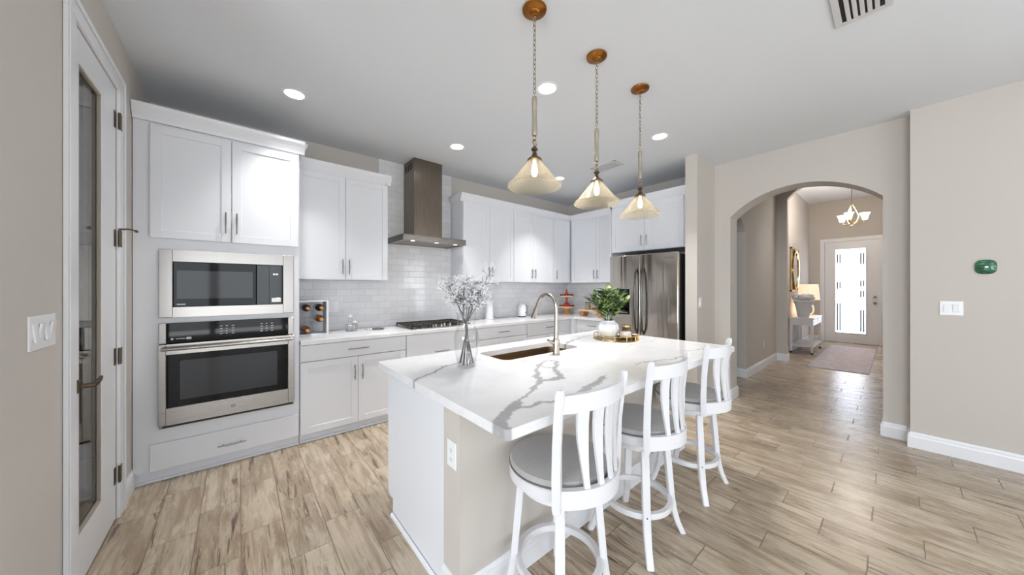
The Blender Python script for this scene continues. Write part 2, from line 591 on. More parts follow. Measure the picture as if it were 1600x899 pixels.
def struct(name, b, mat, smooth=False, parent=None):
    o = obj(name, b, mat, parent, smooth=smooth)
    if parent is None: o['kind'] = 'structure'
    return o


def box(name, mat, x0, x1, y0, y1, z0, z1, bev=0.0):
    return struct(name, B().box(x0, x1, y0, y1, z0, z1, bev), mat)


# ------------------------------------------------------------------ room shell
ZC = 2.96
XW = -0.565      # pantry door wall
YN = 4.04        # cabinet wall
XE = 4.81        # fridge wall
XA, XA2 = 4.66, 4.92   # arch wall
YH = 1.49        # hall left wall / fridge surround face
XR = 4.515       # right wall (switch wall)
YS = -5.5
HZ = 3.62        # hall and foyer ceiling

box('floor', 'floor', -4.7, 12.6, -7.2, 4.2, -0.12, 0.0)
box('ceiling', 'ceil', -4.7, XA2, YS - 0.12, YN + 0.12, ZC, ZC + 0.1)
box('ceiling_hall', 'ceil', XA2, 11.82, -0.45, 4.3, HZ, HZ + 0.1)
box('wall_north', 'wall', -0.75, XE + 0.12, YN, YN + 0.12, 0, ZC)
box('wall_east_kitchen', 'wall', XE, XE + 0.12, YH + 0.13, YN, 0, ZC)
box('wall_fridge_end', 'wall', 4.08, XE + 0.12, YH, YH + 0.13, 0, ZC)

# west wall with the pantry door opening
DY0, DY1, DZ = 2.352, 3.04, 2.600       # door leaf opening
wb = B()
wb.box(XW - 0.12, XW, 1.79, DY0, 0, ZC).box(XW - 0.12, XW, DY1, YN, 0, ZC).box(XW - 0.12, XW, DY0, DY1, DZ, ZC)
struct('wall_west', wb, 'wall')

# arch wall


def arch_wall(name, x0, x1, ya, yb, zt, oy0, oy1, zs, rise, axis='x', mat='wall'):
    """wall running along y (axis x thickness) with an arched opening from oy0 to oy1"""
    half = (oy1 - oy0) / 2; mid = (oy0 + oy1) / 2
    R = (half * half + rise * rise) / (2 * rise)
    arc = []
    N = 28
    for i in range(N + 1):
        y = oy0 + (oy1 - oy0) * i / N
        arc.append((y, zs + rise - R + math.sqrt(max(0, R * R - (y - mid) ** 2))))
    b = B()

    def V(y, z, x):
        return b.bm.verts.new((x, y, z) if axis == 'x' else (y, x, z))
    for (p, q) in (((ya, 0), (oy0, zt)), ((oy1, 0), (yb, zt))):
        if q[0] - p[0] < 1e-4: continue
        if axis == 'x': b.box(x0, x1, p[0], q[0], p[1], q[1])
        else: b.box(p[0], q[0], x0, x1, p[1], q[1])
    for (y1, z1), (y2, z2) in zip(arc[:-1], arc[1:]):
        v = [V(y1, z1, x0), V(y2, z2, x0), V(y2, zt, x0), V(y1, zt, x0), V(y1, z1, x1), V(y2, z2, x1), V(y2, zt, x1), V(y1, zt, x1)]
        for f in ((0, 1, 2, 3), (7, 6, 5, 4), (0, 4, 5, 1), (3, 2, 6, 7)):
            b.bm.faces.new([v[i] for i in f])
    bmesh.ops.remove_doubles(b.bm, verts=b.bm.verts, dist=1e-5)
    return struct(name, b, mat)


arch_wall('wall_arch', XA, XA2, -0.42, YH, HZ, 0.075, 1.32, 2.27, 0.266)
wb = B()
wb.box(XR, XA, -1.6, -0.085, 0, ZC).box(XR, XA, YS, -4.2, 0, ZC).box(XR, XA, -4.2, -1.6, 0, 0.6).box(XR, XA, -4.2, -1.6, 2.4, ZC)
struct('wall_east', wb, 'wall')
f = B()
for q in (-4.2, -2.93, -1.66): f.box(XR + 0.05, XR + 0.11, q, q + 0.06, 0.6, 2.4)
f.box(XR + 0.05, XR + 0.11, -4.2, -1.6, 0.6, 0.66).box(XR + 0.05, XR + 0.11, -4.2, -1.6, 2.34, 2.4)
fo = struct('window_7', f, 'trim')  # unseen window, added to go with the east fill lamp
obj('glass_pane', B().box(XR + 0.077, XR + 0.083, -4.14, -1.66, 0.66, 2.34), 'patioglass', fo)
arch_wall('wall_hall_north', YH, YH + 0.13, XA2, 7.95, HZ, 5.02, 6.0, 2.27, 0.20, axis='y')
arch_wall('wall_foyer_arch', 7.95, 8.07, -0.42, YH, HZ, -0.10, 1.325, 3.08, 0.34)
box('wall_foyer_north', 'wall', 8.07, 11.7, YH, YH + 0.12, 0, HZ)
box('wall_hall_south', 'wall', XA2, 11.7, -0.42, -0.30, 0, HZ)
box('wall_side_room', 'wall', 4.93, 9.0, 3.9, 4.02, 0, HZ)
box('wall_side_room_east', 'wall', 6.55, 6.67, YH + 0.13, 3.9, 0, HZ)
# entry wall with door opening
EX = 11.7
EY0, EY1, EZ = 0.235, 1.19, 2.57
wb = B()
wb.box(EX, EX + 0.12, -0.42, EY0, 0, HZ).box(EX, EX + 0.12, EY1, YH + 0.12, 0, HZ).box(EX, EX + 0.12, EY0, EY1, EZ, HZ)
struct('wall_foyer_east', wb, 'wall')

# great room beyond the camera: rear wall of tall patio doors, a window in the west wall
wb = B()
wb.box(-4.62, -3.85, YS - 0.12, YS, 0, ZC).box(4.4, XR + 0.15, YS - 0.12, YS, 0, ZC).box(-3.85, 4.4, YS - 0.12, YS, 2.5, ZC)
struct('wall_south', wb, 'wall')
for i in range(5):
    x0 = -3.85 + 1.65 * i; x1 = x0 + 1.65
    f = B()
    f.box(x0, x0 + 0.06, YS - 0.09, YS - 0.03, 0, 2.5).box(x1 - 0.06, x1, YS - 0.09, YS - 0.03, 0, 2.5)
    f.box(x0 + 0.06, x1 - 0.06, YS - 0.09, YS - 0.03, 0, 0.1).box(x0 + 0.06, x1 - 0.06, YS - 0.09, YS - 0.03, 2.42, 2.5)
    fo = struct('window_%d' % (i + 1), f, 'trim')
    obj('glass_pane', B().box(x0 + 0.06, x1 - 0.06, YS - 0.063, YS - 0.057, 0.1, 2.42), 'patioglass', fo)
wb = B()
wb.box(-4.62, -4.5, YS, -3.2, 0, ZC).box(-4.62, -4.5, 0.0, 1.91, 0, ZC).box(-4.62, -4.5, -3.2, 0.0, 0, 0.6).box(-4.62, -4.5, -3.2, 0.0, 2.4, ZC)
struct('wall_great_room_west', wb, 'wall')
f = B()
for q in (-3.2, -1.63, -0.06): f.box(-4.59, -4.53, q, q + 0.06, 0.6, 2.4)
f.box(-4.59, -4.53, -3.2, 0.0, 0.6, 0.66).box(-4.59, -4.53, -3.2, 0.0, 2.34, 2.4)
fo = struct('window_6', f, 'trim')
obj('glass_pane', B().box(-4.563, -4.557, -3.14, -0.06, 0.66, 2.34), 'patioglass', fo)
box('wall_great_room_north', 'wall', -4.62, XW - 0.12, 1.79, 1.91, 0, ZC)

# pantry behind the glass door
pb = B()
pb.box(XW - 0.95, XW - 0.9, 2.1, 3.6, 0, 2.7).box(XW - 0.9, XW - 0.12, 2.05, 2.1, 0, 2.7).box(XW - 0.9, XW - 0.12, 3.6, 3.65, 0, 2.7)
pb.box(XW - 0.9, XW - 0.12, 2.1, 3.6, 2.7, 2.75)
struct('wall_pantry', pb, 'pantry')

# baseboards: profile (distance from wall, height)
BBH = 0.135
PROF = [(0, 0), (0.016, 0), (0.016, 0.095), (0.013, 0.108), (0.013, 0.116), (0.007, 0.124), (0.004, BBH), (0, BBH)]


def baseboard(name, segs):
    """segs: (axis, const, sign, a0, a1): wall plane axis=const, board grows to sign side"""
    b = B()
    for ax, c, sg, a0, a1 in segs:
        if ax == 'x': b.prism([(c + sg * d, z) for d, z in PROF], 'y', a0, a1)
        else: b.prism([(c + sg * d, z) for d, z in PROF], 'x', a0, a1)
    return struct(name, b, 'trim')


baseboard('baseboard_west', [('x', XW, 1, DY1 + 0.116, 3.44), ('x', XW, 1, 1.79 - 0.016, DY0 - 0.096)])
baseboard('baseboard_east', [('x', XR, -1, YS, -0.085 + 0.0), ('y', -0.085, 1, XR - 0.016, XA)])
baseboard('baseboard_arch_south', [('x', XA, -1, -0.085 + 0.016, 0.0745), ('y', 0.075, 1, XA - 0.016, XA2 + 0.016), ('x', XA2, 1, -0.30, 0.075)])
baseboard('baseboard_arch_north', [('x', XA, -1, 1.3205, YH - 0.0165), ('y', 1.32, -1, XA - 0.016, XA2 + 0.016), ('y', YH, -1, 4.0805, XA), ('x', 4.08, -1, YH - 0.016, YH + 0.13), ('x', XA2, 1, 1.32, YH)])
baseboard('baseboard_hall', [('y', YH, -1, 6.0, 7.95), ('x', 6.0, -1, YH - 0.016, YH + 0.146), ('x', 7.95, -1, 1.3255, YH - 0.0165), ('y', 1.325, -1, 7.95 - 0.016, 8.086), ('x', 8.07, 1, 1.325, YH),
                            ('y', YH, -1, 8.07, EX), ('x', EX, -1, EY1 + 0.09, YH), ('y', -0.30, 1, XA2, 7.95), ('y', -0.30, 1, 8.07, EX)])

# ------------------------------------------------------------------ pantry door


def casing_y(x, y0, y1, zt, wl, wr, wt, sg=1):
    """stepped door casing around an opening y0..y1 in the wall plane x, standing out to side sg"""
    b = B()
    def leg_(ya, yb, z0, z1, inner):
        lo, hi = sorted((ya, yb))
        d = 0.016
        b.box(min(x + sg * 0.001, x + sg * d), max(x + sg * 0.001, x + sg * d), lo, hi, z0, z1, 0.002)
    leg_(y0 - wl, y0, 0, zt, 1); leg_(y1, y1 + wr, 0, zt, 1)
    leg_(y0 - wl, y1 + wr, zt + 0.0005, zt + wt, 0)
    o = 0.022
    b.box(min(x + sg * 0.0165, x + sg * o), max(x + sg * 0.0165, x + sg * o), y0 - wl, y0 - wl + 0.028, 0, zt + wt, 0.002)
    b.box(min(x + sg * 0.0165, x + sg * o), max(x + sg * 0.0165, x + sg * o), y1 + wr - 0.028, y1 + wr, 0, zt + wt, 0.002)
    b.box(min(x + sg * 0.0165, x + sg * o), max(x + sg * 0.0165, x + sg * o), y0 - wl + 0.0285, y1 + wr - 0.0285, zt + wt - 0.028, zt + wt, 0.002)
    return b


b = casing_y(XW, DY0, DY1, DZ, 0.095, 0.115, 0.09)
b.box(XW - 0.12, XW - 0.001, DY0 + 0.0005, DY0 + 0.003, 0, DZ).box(XW - 0.12, XW - 0.001, DY1 - 0.010, DY1 - 0.0005, 0, DZ).box(XW - 0.12, XW - 0.001, DY0 + 0.004, DY1 - 0.011, DZ - 0.003, DZ - 0.0005)
struct('trim_1', b, 'trim')
door = thing('door_1', 'white pantry door with a full length glass pane at the left edge', 'door', (XW - 0.040, DY0 + 0.004, 0))
del door['category']; door['kind'] = 'structure'
LW = DY1 - DY0 - 0.016; LH = DZ - 0.006
SL, SR_ = 0.088, 0.255
gB, gT = 0.245, 2.443
lb = B()
lb.box(0, 0.04, 0, SL, 0.008, LH, 0.002).box(0, 0.04, LW - SR_, LW, 0.008, LH, 0.002)
lb.box(0, 0.04, SL, LW - SR_, 0.008, gB, 0.0).box(0, 0.04, SL, LW - SR_, gT, LH, 0.0)
obj('door_leaf', lb, 'trim', door)
lb = B()
lb.box(0.026, 0.038, SL + 0.0005, SL + 0.012, gB, gT).box(0.026, 0.038, LW - SR_ - 0.012, LW - SR_ - 0.0005, gB, gT)
lb.box(0.026, 0.038, SL + 0.012, LW - SR_ - 0.012, gB, gB + 0.012).box(0.026, 0.038, SL + 0.012, LW - SR_ - 0.012, gT - 0.012, gT)
obj('glazing_bead', lb, 'pantry', door)
obj('glass_pane', B().box(0.017, 0.023, SL + 0.002, LW - SR_ - 0.002, gB + 0.002, gT - 0.002), 'doorglass', door)
hd = B()
hd.lathe([(0, 0), (0.030, 0), (0.032, 0.006), (0.026, 0.012), (0, 0.013)], 24, Matrix.Translation((0.04, 0.062, 0.945)) @ Matrix.Rotation(PI / 2, 4, 'Y'))
hd.cyl((0.05, 0.062, 0.945), (0.095, 0.062, 0.945), 0.011, 0.010)
hd.tube([(0.088, 0.055, 0.945), (0.092, 0.085, 0.948), (0.092, 0.13, 0.953), (0.09, 0.168, 0.961)], [0.012, 0.010, 0.009, 0.006], 12)
obj('door_handle', hd, 'bronze', door, smooth=True, label='antique bronze lever handle')
for z in (0.27, 0.985, 1.696, 2.408):
    hb = B().box(0.04, 0.0425, LW - 0.034, LW + 0.004, z - 0.05, z + 0.05, 0.0008).box(0.057, 0.0595, LW + 0.013, LW + 0.045, z - 0.05, z + 0.05, 0.0008)
    hb.cyl((0.056, LW + 0.006, z - 0.05), (0.056, LW + 0.006, z + 0.05), 0.006)
    obj('hinge', hb, 'bronze', door, smooth=True)
hs = B()
hs.tube([(0.052, LW + 0.006, 1.752), (0.085, LW + 0.010, 1.757), (0.105, LW + 0.02, 1.757), (0.115, LW + 0.05, 1.753)], [0.006, 0.005, 0.005, 0.004], 8)
hs.lathe([(0, 0), (0.009, 0), (0.009, 0.018), (0, 0.018)], 10, Matrix.Translation((0.115, LW + 0.045, 1.753)) @ Matrix.Rotation(-PI / 2, 4, 'X'))
obj('hinge_stop', hs, 'bronze', door, smooth=True)

# ------------------------------------------------------------------ entry door
b = casing_y(EX, EY0, EY1, EZ, 0.085, 0.085, 0.085, -1)
struct('trim_2', b, 'trim')
ed = thing('door_2', 'white front door with tall frosted glass at the end of the hall', 'door', (EX + 0.01, EY0 + 0.003, 0))
del ed['category']; ed['kind'] = 'structure'
EW = EY1 - EY0 - 0.006; EH = EZ - 0.004
gy0, gy1, gz0, gz1 = 0.215, EW - 0.185, 0.25, 2.38
lb = B()
lb.box(0, 0.045, 0, gy0, 0.01, EH, 0.002).box(0, 0.045, gy1, EW, 0.01, EH, 0.002)
lb.box(0, 0.045, gy0, gy1, 0.01, gz0, 0.0).box(0, 0.045, gy0, gy1, gz1, EH, 0.0)
for a0, a1, c0, c1 in ((gy0 - 0.02, gy0 + 0.012, gz0 - 0.02, gz1 + 0.02), (gy1 - 0.012, gy1 + 0.02, gz0 - 0.02, gz1 + 0.02), (gy0, gy1, gz0 - 0.02, gz0 + 0.012), (gy0, gy1, gz1 - 0.012, gz1 + 0.02)):
    lb.box(-0.012, 0.0, a0, a1, c0, c1, 0.002)
obj('door_leaf', lb, 'trim', ed)
fg = obj('glass_pane', B().box(0.02, 0.026, gy0, gy1, gz0, gz1), 'frost', ed)
sb = B()
random.seed(3)
for yy in (gy0 + 0.045, gy0 + 0.095, gy1 - 0.045, gy1 - 0.095):
    for z0, z1 in ((0.30, 0.85), (1.15, 1.32), (1.42, 1.58), (1.95, 2.25)) if yy < (gy0 + gy1) / 2 else ((0.30, 1.0), (1.35, 1.55), (2.0, 2.25)):
        sb.box(0.014, 0.021, yy - 0.012, yy + 0.012, z0 + 0.03 * random.random(), z1)
sb.box(0.014, 0.021, gy0 + 0.02, gy1 - 0.02, 0.30, 0.312).box(0.014, 0.021, gy0 + 0.02, gy1 - 0.02, 0.345, 0.352)
obj('glass_strips', sb, 'bevelglass', ed, label='clear bevelled strips in the frosted glass')
hd = B()
for z, r in ((1.02, 0.032), (1.17, 0.028)):
    hd.lathe([(0, 0), (r, 0), (r, 0.01), (r * 0.5, 0.014), (r * 0.5, 0.03), (r * 0.8, 0.04), (r * 0.8, 0.055), (0, 0.06)], 20, Matrix.Translation((0, 0.075, z)) @ Matrix.Rotation(-PI / 2, 4, 'Y'))
obj('door_knob', hd, 'nickel', ed, smooth=True)
box('trim_3', 'hoodx', EX - 0.02, EX + 0.12, EY0, EY1, 0.0, 0.012)

# ------------------------------------------------------------------ cabinets
GAP = 0.003


def shaker(w_, h, th=0.02, rail=0.058, rec=0.008):
    """shaker front, local x 0..w, z 0..h, front at y=0"""
    b = B()
    b.box(0, rail, 0, th, 0, h, 0.0012).box(w_ - rail, w_, 0, th, 0, h, 0.0012)
    b.box(rail, w_ - rail, 0, th, 0, rail, 0.0012).box(rail, w_ - rail, 0, th, h - rail, h, 0.0012)
    b.box(rail - 0.002, w_ - rail + 0.002, rec, th - 0.002, rail - 0.002, h - rail + 0.002)
    return b


def slab(w_, h, th=0.02):
    return B().box(0, w_, 0, th, 0, h, 0.0015)


def pull(parent, x, z, L=0.15, vertical=True):
    b = B()
    pts = []
    for i in range(9):
        s = i / 8 - 0.5
        pts.append((0, -0.030 + 0.006 * (4 * s * s), s * L))
    rs = [0.0062 - 0.0018 * abs(i / 8 - 0.5) * 2 for i in range(9)]
    b.tube(pts, rs, 8)
    for s in (-0.32, 0.32):
        b.cyl((0, 0.0, s * L), (0, -0.028, s * L), 0.0045, n=8)
    m = Matrix.Identity(4) if vertical else Matrix.Rotation(PI / 2, 4, 'Y')
    bmesh.ops.transform(b.bm, matrix=m, verts=b.bm.verts)
    return obj('handle', b, 'nickel', parent, loc=(x, 0, z), smooth=True)


def front(parent, kind, x0, x1, z0, z1, hnd=None, name=None, y=0.0):
    """door or drawer at local front; hnd=(x,z,vertical,L) in cabinet coordinates"""
    b = shaker(x1 - x0, z1 - z0) if kind == 'door' else slab(x1 - x0, z1 - z0)
    o = obj(kind if kind == 'door' else 'drawer', b, 'cab', parent, loc=(x0, y, z0))
    if hnd:
        pull(o, hnd[0] - x0, hnd[1] - z0, hnd[3], hnd[2])
    return o


# --- tall oven cabinet
T = thing('oven_cabinet', 'tall white cabinet holding the microwave and wall oven', 'cabinet', (XW + 0.004, 3.40, 0))
tw = 0.415 - XW - 0.006
ox = -(XW + 0.004)


def lx(x): return x + ox


d1 = YN - 3.40 - 0.005
cb = B()
fy0, fy1 = 0.022, 0.042   # face frame
cb.box(0, 0.018, fy1, d1, 0.1, 2.55).box(tw - 0.018, tw, fy1, d1, 0.1, 2.55).box(0.018, tw - 0.018, d1 - 0.012, d1, 0.1, 2.55)
for z in (0.1, 0.33, 1.152, 1.70, 2.53):
    cb.box(0.018, tw - 0.018, fy1, d1 - 0.012, z, z + 0.018)
ml, mrr = lx(-0.40), lx(0.335)
cb.box(0, ml, fy0, fy1, 0.085, 2.60).box(mrr, tw, fy0, fy1, 0.085, 2.60)
for z0, z1 in ((0.085, 0.40), (1.13, 1.20), (1.66, 2.60)):
    cb.box(ml, mrr, fy0, fy1, z0, z1)
obj('body', cb, 'cab', T)
ck = B()
ck.box(0.0, tw, 0.05, 0.068, 0, 0.1).box(0.0, tw + 0.0, 0.028, 0.05, 0, 0.018, 0.003)
obj('toe_kick', ck, 'cab', T)
cr = B()
CP = [(0.022, 2.58), (0.0, 2.58), (-0.006, 2.60), (-0.02, 2.63), (-0.038, 2.66), (-0.042, 2.685), (0.022, 2.685)]
cr.prism(CP, 'x', 0, tw + 0.038)
cr.prism([(tw - (p[0] - 0.022), p[1]) for p in CP], 'y', -0.0, 0.255)
obj('crown_moulding', cr, 'cab', T)
front(T, 'door', lx(-0.478), lx(-0.043), 1.757, 2.562, (lx(-0.075), 1.905, True, 0.165))
front(T, 'door', lx(-0.038), lx(0.404), 1.757, 2.562, (lx(-0.009), 1.905, True, 0.165))
front(T, 'drawer', lx(-0.478), lx(0.404), 0.09, 0.28, (lx(-0.037), 0.166, False, 0.17))

# --- microwave
yF = 3.40
MW = thing('microwave', 'stainless built in microwave with black glass above the wall oven', 'microwave', (0, yF, 1.181))
mx0, mx1, mh = -0.436, 0.371, 0.496
gx0, gx1, gz0_, gz1_ = -0.366, 0.293, 0.075, 0.41
f = B()
f.box(mx0, gx0, 0, 0.02, 0, mh, 0.003).box(gx1, mx1, 0, 0.02, 0, mh, 0.003)
f.box(gx0, gx1, 0, 0.02, 0, gz0_, 0.0).box(gx0, gx1, 0, 0.02, gz1_, mh, 0.0)
obj('trim_frame', f, 'steel', MW)
obj('oven_box', B().box(-0.37, 0.305, 0.045, 0.45, 0.03, 0.45), 'dark', MW)
dsp = 0.13
dr = obj('door', B().box(gx0 + 0.003, 0.112, 0.004, 0.04, gz0_ + 0.003, gz1_ - 0.003, 0.002), 'black_gloss', MW)
obj('window', B().box(-0.345, 0.09, 0.0025, 0.005, gz0_ + 0.06, gz1_ - 0.065), M['grey_gloss'], dr)
obj('emblem', B().box(-0.345, -0.30, 0.002, 0.005, gz0_ + 0.016, gz0_ + 0.024), 'text', dr)
cp = obj('control_panel', B().box(0.116, gx1 - 0.003, 0.004, 0.04, gz0_ + 0.003, gz1_ - 0.003, 0.002), 'grey_gloss', MW)
k = B()
k.box(0.198, 0.201, 0.0025, 0.005, gz0_ + 0.01, gz1_ - 0.01)
obj('panel_seam', k, 'dark', cp)
k = B()
for i, xx in enumerate((0.226, 0.234, 0.245, 0.253)): k.box(xx, xx + 0.005, 0.0025, 0.005, gz1_ - 0.085, gz1_ - 0.072)
obj('clock_digits', k, 'clock', cp)
k = B()
k.box(0.215, 0.28, 0.002, 0.005, gz0_ + 0.02, gz0_ + 0.055, 0.001)
obj('open_button', k, 'steel', cp)

# --- wall oven
OV = thing('built_in_oven', 'stainless single wall oven with black control panel below the microwave', 'oven', (0, yF, 0.385))
oh = 0.757
for q0, q1 in ((mx0, mx0 + 0.038), (mx1 - 0.042, mx1)):
    obj('side_trim', B().box(q0, q1, -0.002, 0.02, oh - 0.15, oh, 0.003), 'steel', OV)
obj('oven_box', B().box(-0.39, 0.325, 0.045, 0.55, 0.03, oh - 0.01), 'dark', OV)
cp = obj('control_panel', B().box(mx0 + 0.038, mx1 - 0.042, 0.0, 0.03, oh - 0.148, oh - 0.002, 0.002), 'black_gloss', OV)
for nm, cx in (('left_key_legends', -0.11), ('right_key_legends', 0.14)):
    k = B()
    for c in range(3):
        for r in range(4):
            k.box(cx + c * 0.035, cx + c * 0.035 + (0.016 if c != 1 else 0.011), -0.0015, 0.001, oh - 0.105 + r * 0.02, oh - 0.1 + r * 0.02)
    obj(nm, k, 'text', cp)
k = B()
k.box(-0.375, -0.362, -0.0015, 0.001, oh - 0.125, oh - 0.112).box(-0.35, -0.30, -0.0015, 0.001, oh - 0.121, oh - 0.116).box(-0.295, -0.268, -0.0015, 0.001, oh - 0.127, oh - 0.110)
obj('oven_badge', k, 'text', cp)
f = B()
dz1 = oh - 0.152; wz0, wz1 = 0.145, dz1 - 0.075
f.box(mx0, mx0 + 0.04, -0.03, 0.018, 0.022, dz1, 0.003).box(mx1 - 0.045, mx1, -0.03, 0.018, 0.022, dz1, 0.003)
f.box(mx0 + 0.04, mx1 - 0.045, -0.03, 0.018, 0.022, wz0, 0.0).box(mx0 + 0.04, mx1 - 0.045, -0.03, 0.018, wz1, dz1, 0.0)
dr = obj('door', f, 'steel', OV)
gl = obj('window', B().box(mx0 + 0.04, mx1 - 0.045, -0.026, -0.02, wz0, wz1), 'black_gloss', dr)
obj('inner_window', B().box(mx0 + 0.11, mx1 - 0.12, -0.0275, -0.026, wz0 + 0.05, wz1 - 0.05), 'grey_gloss', gl)
hb = B()
hb.tube([(mx0 + 0.02, -0.072, dz1 - 0.03), (mx0 + 0.2, -0.080, dz1 - 0.03), (mx1 - 0.2, -0.080, dz1 - 0.03), (mx1 - 0.02, -0.072, dz1 - 0.03)], 0.012, 14)
for xx in (mx0 + 0.05, mx1 - 0.05): hb.cyl((xx, -0.03, dz1 - 0.03), (xx, -0.075, dz1 - 0.03), 0.009)
obj('handle', hb, 'steel', dr, smooth=True)
e = B(); e.lathe([(0, 0), (0.014, 0), (0.014, 0.003), (0.011, 0.004), (0, 0.004)], 20, Matrix.Translation((-0.03, -0.03, 0.085)) @ Matrix.Rotation(PI / 2, 4, 'X'))
obj('emblem', e, 'nickel', dr, label='small round metal emblem')
obj('vent_strip', B().box(mx0 + 0.02, mx1 - 0.01, -0.012, 0.02, 0.003, 0.02), 'dark', OV)
obj('base_trim', B().box(mx0, mx1, -0.004, 0.02, -0.004, 0.003), 'steel', OV)

# --- base cabinets


def base_cab(name, label, loc, rz, w_, layout, d=0.62, extra_kick=0.0):
    t = thing(name, label, 'cabinet', loc, rz, None)
    b = B()
    b.box(0, 0.018, 0.02, d, 0.1, 0.885).box(w_ - 0.018, w_, 0.02, d, 0.1, 0.885).box(0.018, w_ - 0.018, d - 0.012, d, 0.1, 0.885)
    b.box(0.018, w_ - 0.018, 0.02, d - 0.012, 0.1, 0.118)
    b.box(0.018, w_ - 0.018, 0.022, 0.04, 0.118, 0.885)
    obj('body', b, 'cab', t)
    kk = B().box(0, w_, 0.05, 0.068, 0, 0.1).box(0, w_, 0.028, 0.05, 0, 0.018, 0.003)
    obj('toe_kick', kk, 'cab', t)
    for it in layout:
        front(t, *it)
    return t


def two_door(w_, drawer=True):
    m = w_ / 2
    L = []
    top = 0.88
    if drawer:
        L.append(('drawer', GAP, w_ - GAP, 0.735, top, (w_ * 0.40 if False else m, 0.808, False, 0.19)))
        top = 0.728
    L.append(('door', GAP, m - GAP / 2, 0.085, top, (m - 0.035, 0.58, True, 0.15)))
    L.append(('door', m + GAP / 2, w_ - GAP, 0.085, top, (m + 0.035, 0.58, True, 0.15)))
    return L


g = None
base_cab('base_cabinet', 'white two door base cabinet with one drawer, right of the wall oven', (0.418, 3.40, 0), 0, 0.962, two_door(0.962))
base_cab('drawer_cabinet', 'white drawer base cabinet under the gas cooktop', (1.384, 3.40, 0), 0, 0.906, [
    ('drawer', GAP, 0.903, 0.60, 0.88, (0.42, 0.668, False, 0.19)),
    ('drawer', GAP, 0.903, 0.345, 0.593, (0.453, 0.47, False, 0.19)),
    ('drawer', GAP, 0.903, 0.085, 0.338, (0.453, 0.22, False, 0.19))])
base_cab('base_cabinet', 'white two door base cabinet with one drawer, right of the gas cooktop', (2.294, 3.40, 0), 0, 0.862, two_door(0.862))
base_cab('corner_base_cabinet', 'white corner base cabinet with a drawer under the tiered stand', (3.160, 3.40, 0), 0, 1.64, [
    ('drawer', GAP, 0.93, 0.70, 0.88, (0.46, 0.80, False, 0.19)),
    ('door', GAP, 0.462, 0.085, 0.693, (0.43, 0.58, True, 0.15)),
    ('door', 0.465, 0.93, 0.085, 0.693, (0.50, 0.58, True, 0.15))])
RX = 4.20
base_cab('base_cabinet', 'white base cabinet beside the fridge, under the wooden riser', (RX, 3.34, 0), -PI / 2, 0.61, [
    ('drawer', GAP, 0.607, 0.70, 0.88, (0.30, 0.80, False, 0.17)),
    ('door', GAP, 0.303, 0.085, 0.693, (0.27, 0.58, True, 0.15)),
    ('door', 0.306, 0.607, 0.085, 0.693, (0.34, 0.58, True, 0.15))], d=0.6)
box('trim_4', 'cab', 4.12, 4.222, 3.34, 3.422, 0.0, 0.885)

# worktops
cb = B()
CZ0, CZ1 = 0.887, 0.925
cb.box(0.419, XE - 0.012, 3.375, YN - 0.012, CZ0, CZ1, 0.002)
cb.box(4.175, XE - 0.012, 2.735, 3.375, CZ0, CZ1, 0.002)
ct = tag(obj('worktop', cb, 'quartz'), 'white quartz worktop running along the tiled wall and round to the fridge', 'worktop')

# backsplash tiles
box('wall_tiles_north', 'tile', 0.42, XE - 0.001, YN - 0.009, YN, 0.926, 1.478)
box('wall_tiles_hood', 'tile', 1.294, 2.292, YN - 0.009, YN, 1.4785, ZC - 0.001)
box('wall_tiles_east', 'tile', XE - 0.009, XE, 2.74, YN - 0.009, 0.926, 1.478)

# --- upper cabinets


def upper(name, label, loc, rz, w_, doors, d=0.335, z0=1.48, z1=2.60, side=None, group=None):
    t = thing(name, label, 'cabinet', (loc[0], loc[1], z0), rz, group)
    h = z1 - z0
    b = B()
    b.box(0, w_, 0.02, 0.038, 0, h).box(0, 0.018, 0.038, d, 0, h).box(w_ - 0.018, w_, 0.038, d, 0, h)
    b.box(0.018, w_ - 0.018, 0.038, d, 0, 0.016).box(0.018, w_ - 0.018, 0.038, d, h - 0.016, h).box(0.018, w_ - 0.018, d - 0.01, d, 0.016, h - 0.016)
    obj('body', b, 'cab', t)
    for x0, x1, hx in doors:
        front(t, 'door', x0, x1, 0.004, h - 0.055, (hx, 0.135, True, 0.155))
    return t


def crown(parent_z, segs, parent):
    """segs: list of (axis, const, sign, a0, a1)"""
    b = B()
    P = [(0.0, -0.045), (-0.006, -0.03), (-0.02, 0.0), (-0.036, 0.03), (-0.04, 0.06), (0.018, 0.06), (0.018, -0.045)]
    for ax, c, sg, a0, a1 in segs:
        if ax == 'y': b.prism([(c + sg * p[0], parent_z + p[1]) for p in P], 'x', a0, a1)
        else: b.prism([(c + sg * p[0], parent_z + p[1]) for p in P], 'y', a0, a1)
    return b


U = upper('upper_cabinet', 'white two door wall cabinet between the oven tower and range hood', (0.419, 3.70, 0), 0, 0.873,
          [(GAP, 0.434, 0.405), (0.438, 0.87, 0.467)])
h_ = 1.12
obj('crown_moulding', crown(h_, [('y', 0.018, 1, 0, 0.873 + 0.036), ('x', 0.873 - 0.002, -1, 0.0, 0.335)], U), 'cab', U)
U = upper('upper_cabinet', 'white two door wall cabinet right beside the range hood', (2.281, 3.70, 0), 0, 0.882,
          [(GAP, 0.432, 0.405), (0.436, 0.879, 0.470)])
obj('crown_moulding', crown(h_, [('y', 0.018, 1, -0.036, 0.882), ('x', 0.002, 1, 0.0, 0.335)], U), 'cab', U)
U = upper('upper_cabinet', 'white two door wall cabinet left of the corner wall cabinet', (3.166, 3.70, 0), 0, 0.886,
          [(GAP, 0.396, 0.362), (0.400, 0.883, 0.435)])
obj('crown_moulding', crown(h_, [('y', 0.018, 1, 0, 0.886)], U), 'cab', U)
